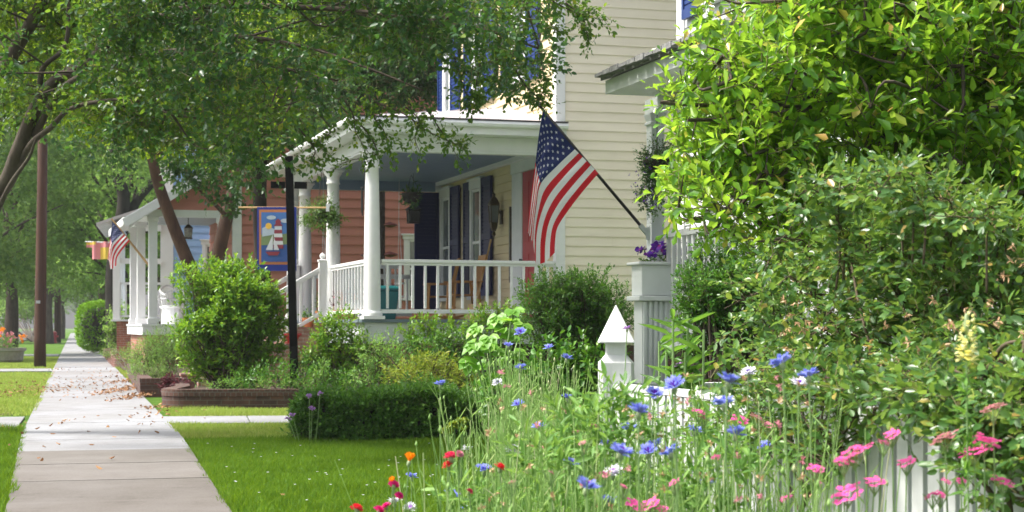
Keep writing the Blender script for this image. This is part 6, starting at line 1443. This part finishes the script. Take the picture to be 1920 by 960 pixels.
corn = [
 (1467, 678, 42, BL, 'large blue cornflower highest at right before the rose leaves'), (1517, 703, 38, BL, 'blue cornflower just right of the highest large one'), (1497, 719, 34, BV, 'white and violet cornflower half under a blue one'),
 (1364, 713, 44, BL, 'blue cornflower with a paler one on its right, before the rose'), (1404, 699, 30, BV, 'violet and white cornflower between two blue ones'), (1266, 722, 42, BL, 'blue cornflower below the lily leaves'),
 (1227, 738, 34, BL, 'tilted blue cornflower right of the fence post base'), (1197, 770, 42, BL, 'full blue cornflower in front of the fence post foot'), (1357, 755, 40, BL, 'ragged blue cornflower under the paired ones'),
 (1379, 812, 38, BL, 'blue cornflower beside the mauve-pink clusters'), (1163, 846, 36, BL, 'blue cornflower, second from the left of the low middle row'), (1137, 833, 27, BL, 'small blue cornflower leading the low middle row'),
 (1216, 846, 36, BL, 'lower bloom of the touching pair of blue cornflowers'), (1228, 834, 34, BL, 'upper bloom of the touching pair of blue cornflowers'), (1259, 847, 38, BL, 'blue cornflower ending the low middle row'),
 (1100, 911, 38, BL, 'wide blue cornflower low in the middle of the meadow'), (1150, 885, 30, BW_, 'whitish lilac cornflower above the wide low blue one'), (1139, 938, 28, BL, 'blue cornflower near the bottom edge left of the pink clusters'),
 (960, 844, 24, BW_, 'pale lilac cornflower among bare stems'), (907, 880, 26, BL, 'blue cornflower between two red blooms'), (846, 927, 26, BL, 'blue cornflower near the bottom left of the meadow'), (771, 893, 19, BL, 'small blue cornflower below the orange poppy'),
 (825, 720, 22, BL, 'lone blue cornflower in front of the clipped hedge'), (976, 690, 22, BL, 'blue cornflower at the mid height beside lime leaves'), (976, 623, 22, BL, 'topmost blue cornflower beside the lime leaves'), (1029, 652, 20, BL, 'blue cornflower before the dark bush, left one'),
 (1062, 671, 22, BL, 'blue cornflower before the dark bush, right one'), (953, 647, 17, BL, 'small blue cornflower touching the lime leaves'), (1063, 745, 22, BL, 'blue cornflower low before the green shrub'), (972, 758, 24, BL, 'shaggy blue cornflower above the bare stems'),
 (933, 718, 20, BV, 'white spidery cornflower near the lime leaves'), (1273, 687, 22, ('pet_lilac', 'pet_lilac'), 'lilac bloom under the lily leaves'), (1552, 941, 28, BV, 'violet and white cornflower at the bottom by the pickets'), (1176, 616, 16, ('pet_lilac', 'pet_lilac'), 'tiny lilac bloom touching the pointed post cap'),
 (1068, 868, 28, BL, 'blue cornflower between the low middle row and the two red blooms'), (1302, 806, 30, BL, 'blue cornflower just left of a pink cluster above the low middle row'), (1178, 804, 28, BL, 'blue cornflower below the full one at the fence post foot'), (1432, 838, 30, BL, 'blue cornflower below the wilting pink cluster'), (1010, 800, 22, BL, 'blue cornflower under the shaggy one above the bare stems'), (1330, 905, 32, BL, 'blue cornflower alone low on the right of the meadow'),
 (741, 940, 22, BV, 'white edged blue cornflower among magenta blooms'), (769, 952, 20, BW_, 'white bloom at the bottom left of the meadow'), (876, 842, 18, BW_, 'pale bloom right of the crimson double flower'), (870, 953, 16, BL, 'small blue cornflower at the bottom edge')]
for (a, c_, w_, mt, lab) in corn:
    if c_ > 780 and a < 1200: w_ = w_ * 1.18
    Y = min(F * .046 / w_, 7.4); Y = min(Y, 6.6 if a > 1120 else 8); s_ = w_ * Y / F / .046 * (1.0 if c_ > 780 and a < 1200 else 1)
    flower('cornflower', 'cornw' if mt[0] == 'pet_white' else 'corn', mt, lab, 'cornflower', a, c_ + w_ * .1, Y, s_ * 1.04, (rng.uniform(.1, .5), rng.uniform(-.25, .25)), group='cornflowers in the meadow')
pinks = [(1603, 853, 62, 0, 'elongated bright pink cluster in front of the pickets'), (1582, 868, 34, 0, 'pink cluster hanging at the lower end of the elongated one'), (1590, 928, 50, 0, 'bright pink cluster low in front of the pickets'), (1673, 815, 26, 0, 'small pink cluster over the fence top'), (1657, 831, 20, 0, 'smaller pink cluster just below the one at the fence top'),
 (1845, 832, 52, 0, 'upper bright pink cluster at the right side'), (1826, 850, 46, 0, 'lower bright pink cluster at the right side'), (1772, 824, 46, 1, 'half faded pink cluster against the pickets'), (1862, 768, 40, 1, 'faded pink cluster high among rose leaves'), (1748, 930, 24, 0, 'small pink cluster low before the pickets'), (1763, 928, 16, 0, 'tiny pink bloom beside the small low cluster'),
 (1774, 903, 16, 0, 'small pink bud cluster, left of a matching pair'), (1802, 902, 16, 0, 'small pink bud cluster, right of a matching pair'), (1310, 773, 24, 0, 'pink cluster under the tilted cornflowers'), (1317, 784, 18, 1, 'pale pink cluster just under another'), (1387, 788, 30, 0, 'deep pink cluster near the rose edge'), (1420, 785, 28, 1, 'faded pink cluster near the rose edge'), (1440, 798, 26, 1, 'wilting pink cluster near the rose edge'),
 (1190, 948, 34, 0, 'pink cluster at the bottom edge, left one'), (1220, 946, 34, 0, 'pink cluster at the bottom edge, middle one'), (1242, 955, 22, 0, 'pink cluster at the bottom edge, right one'), (1474, 935, 24, 0, 'coral pink cluster low among bare stems'), (1343, 858, 18, 0, 'small pink cluster in the thick of the stems'), (1115, 800, 22, 1, 'faded pink cluster below the fence post'), (1150, 810, 18, 1, 'dusty pink cluster right below the fence post'),
 (1640, 905, 34, 0, 'pink cluster between the low one before the pickets and the right side'), (1700, 868, 30, 0, 'pink cluster alone in the middle of the pickets'), (1530, 880, 30, 0, 'pink cluster left of the elongated one'), (1880, 905, 36, 0, 'pink cluster at the bottom right corner'), (1265, 905, 24, 0, 'pink cluster above the bottom edge trio'),
 (1168, 912, 16, 0, 'narrow pink spike beside the wide cornflower'), (1092, 831, 14, 1, 'dusty pink head left of the low middle row'), (1130, 888, 14, 0, 'tiny pink head left of the whitish cornflower'), (1033, 886, 12, 0, 'tiny pink head among stems at the meadow middle'), (960, 905, 14, 1, 'brownish pink head left of the meadow middle'), (1080, 810, 13, 1, 'dull pink head before the green shrub')]
for (a, c_, w_, fade, lab) in pinks:
    Y = np.clip(F * .062 / w_, 3.0, 4.6); 
    if a > 1550: Y = min(Y, 3.7)
    elif c_ > 815: Y = min(Y, 3.7)
    s_ = (1.2 if a > 1550 else 1.05) * w_ * Y / F / .064
    flower('pink_cluster', 'pink', ('pet_fade',) if fade else ('pet_pink',), lab, 'flower cluster', a, c_, Y, s_, (rng.uniform(.25, .6), rng.uniform(-.25, .25)), group='pink catchfly clusters')
for (a, c_, w_, kd, mt, lab) in [(845, 858, 26, 'ruffle', 'pet_rose', 'crimson pink double bloom, upper of two'), (840, 873, 20, 'ruffle', 'pet_red', 'deep red bloom, lower of two'), (937, 878, 24, 'ruffle', 'pet_red', 'red bloom seen edge on beside a blue cornflower'), (738, 910, 20, 'ruffle', 'pet_mag', 'magenta bloom at the meadow edge, upper one'), (748, 930, 16, 'ruffle', 'pet_mag', 'magenta bloom at the meadow edge, middle one'),
        (725, 950, 18, 'ruffle', 'pet_mag', 'magenta bloom at the meadow edge, lower one'), (668, 955, 24, 'ruffle', 'pet_red', 'red bloom at the bottom edge, farthest left'), (710, 958, 22, 'ruffle', 'pet_mag', 'magenta bloom at the bottom edge'), (861, 852, 16, 'ruffle', 'pet_fade', 'salmon bloom beside the crimson double one'), (880, 922, 14, 'ruffle', 'pet_rose', 'small crimson bud among stems'),
        (767, 866, 20, 'poppy', 'pet_orange', 'orange cup shaped poppy at the meadow edge'), (737, 904, 12, 'poppy', 'pet_orange', 'small orange bloom above a magenta one')]:
    Y = np.clip(F * .04 / w_, 3.7, 4.2); s_ = 1.1 * w_ * Y / F / (.036 if kd == 'ruffle' else .034)
    flower('garden_flower', kd, (mt,), lab, 'flower', a, c_, Y, s_, (rng.uniform(.2, .7), rng.uniform(-.3, .3)))
sn = flower('snapdragon', 'snap', ('pet_yellow',), 'pale yellow snapdragon spike standing before the rose leaves', 'flower', 1812, 676, 3.6, 1.15, (0, .05), dx=.01)
f = Foliage(sn.location); 
for k in range(7): f.clump(W(1812, 705 + 36 * k, 3.6), (.006, .006, .01), 4, 4, .02, .032, .008, lo=.1, up=.5)
f.build('leaves', 'lf_lily', sn, None)
b = MB(); b.lathe(W(1812, 600, 3.6) - np.array(sn.location) + [0, 0, -.0], [(.003, -.03), (.006, -.01), (.005, .005), (.001, .015)], 8); b.build('bud_tip', 'bud', sn, smooth=True)
# yellow-green spurge heads
florets('spurge', 'yellow-green round flower heads beside the hedge end', [(852, 795), (866, 790), (868, 803), (840, 806)], 7.6, 'lf_gold', .022, n=22, L=.014)

# leafy patches and small spent heads low in the meadow
o_ = Foliage((0, 0, 0))
for (a, c_, r) in [(1010, 860, .08), (1100, 850, .08), (1130, 815, .07), (1200, 880, .08), (1300, 900, .08), (1390, 870, .09), (1240, 940, .08), (1050, 940, .08), (1150, 765, .06), (1320, 945, .08), (880, 935, .06), (1215, 800, .06), (1330, 810, .07), (1090, 790, .06)]:
    Y = rng.uniform(4.2, 5.0)
    o_.clump(W(a, c_, Y), (r, r, r * .8), 18, 8, .1, .045, .012, lo=.1, up=.8)
V_, F_ = join(o_.L); tag(nmesh('meadow_leaves', V_, F_, 'lf_under'), 'leafy green growth low among the flower stems', 'leaves', None, 'stuff')
o_ = Foliage((0, 0, 0))
for k in range(90):
    a = rng.uniform(900, 1540); c_ = rng.uniform(max(700, 1500 - a * .85), 955); Y = rng.uniform(3.3, 5.2)
    if (a - 960) / F * Y > fx(Y) - .12: continue
    o_.clump(W(a, c_, Y), (.004, .004, .005), 3, 4, .006, .011, .005, lo=.1, up=.8, mi=0 if k % 3 else 1)
V_, F_ = join(o_.L); tag(nmesh('spent_heads', V_, F_, ['rosehip', 'pet_fade'], np.concatenate(o_.mi)), 'tiny brown and dusty pink spent flower heads scattered through the meadow', 'spent flowers', None, 'stuff')
P_ = []
for k in range(60):
    Yk = rng.uniform(11.2, 17); P_.append([rng.uniform(XR(Yk) + .15, .3), Yk, .05])
P_ = np.repeat(np.array(P_), 5, axis=0); az = np.tile(np.arange(5) * 1.2566, 60); D_ = np.stack([np.cos(az), np.sin(az), .4 + 0 * az], 1)
V_, F_ = leaves(P_, unit(D_), unit(np.array([0, 0, 1.]) + 0 * D_), .012, .012); tag(nmesh('clover_flowers', V_, F_, 'pet_white'), 'tiny white clover flowers dotted over the lawn', 'clover', None, 'stuff')

# ================================================================== thin summer haze
b = MB(); b.bb(-410, 410, -70, 910, -1.0, 24); hz_ = b.build('haze', 'white'); tag(hz_, None, kind='stuff')
m = bpy.data.materials.new('haze'); m.use_nodes = True; nt = m.node_tree
for n_ in list(nt.nodes): nt.nodes.remove(n_)
o_ = nt.nodes.new('ShaderNodeOutputMaterial'); v_ = nt.nodes.new('ShaderNodeVolumePrincipled'); v_.inputs['Density'].default_value = .00035; v_.inputs['Color'].default_value = (.92, .95, 1, 1)
nt.links.new(v_.outputs[0], o_.inputs['Volume']); hz_.data.materials.clear(); hz_.data.materials.append(m)
scene.cycles.volume_bounces = 0
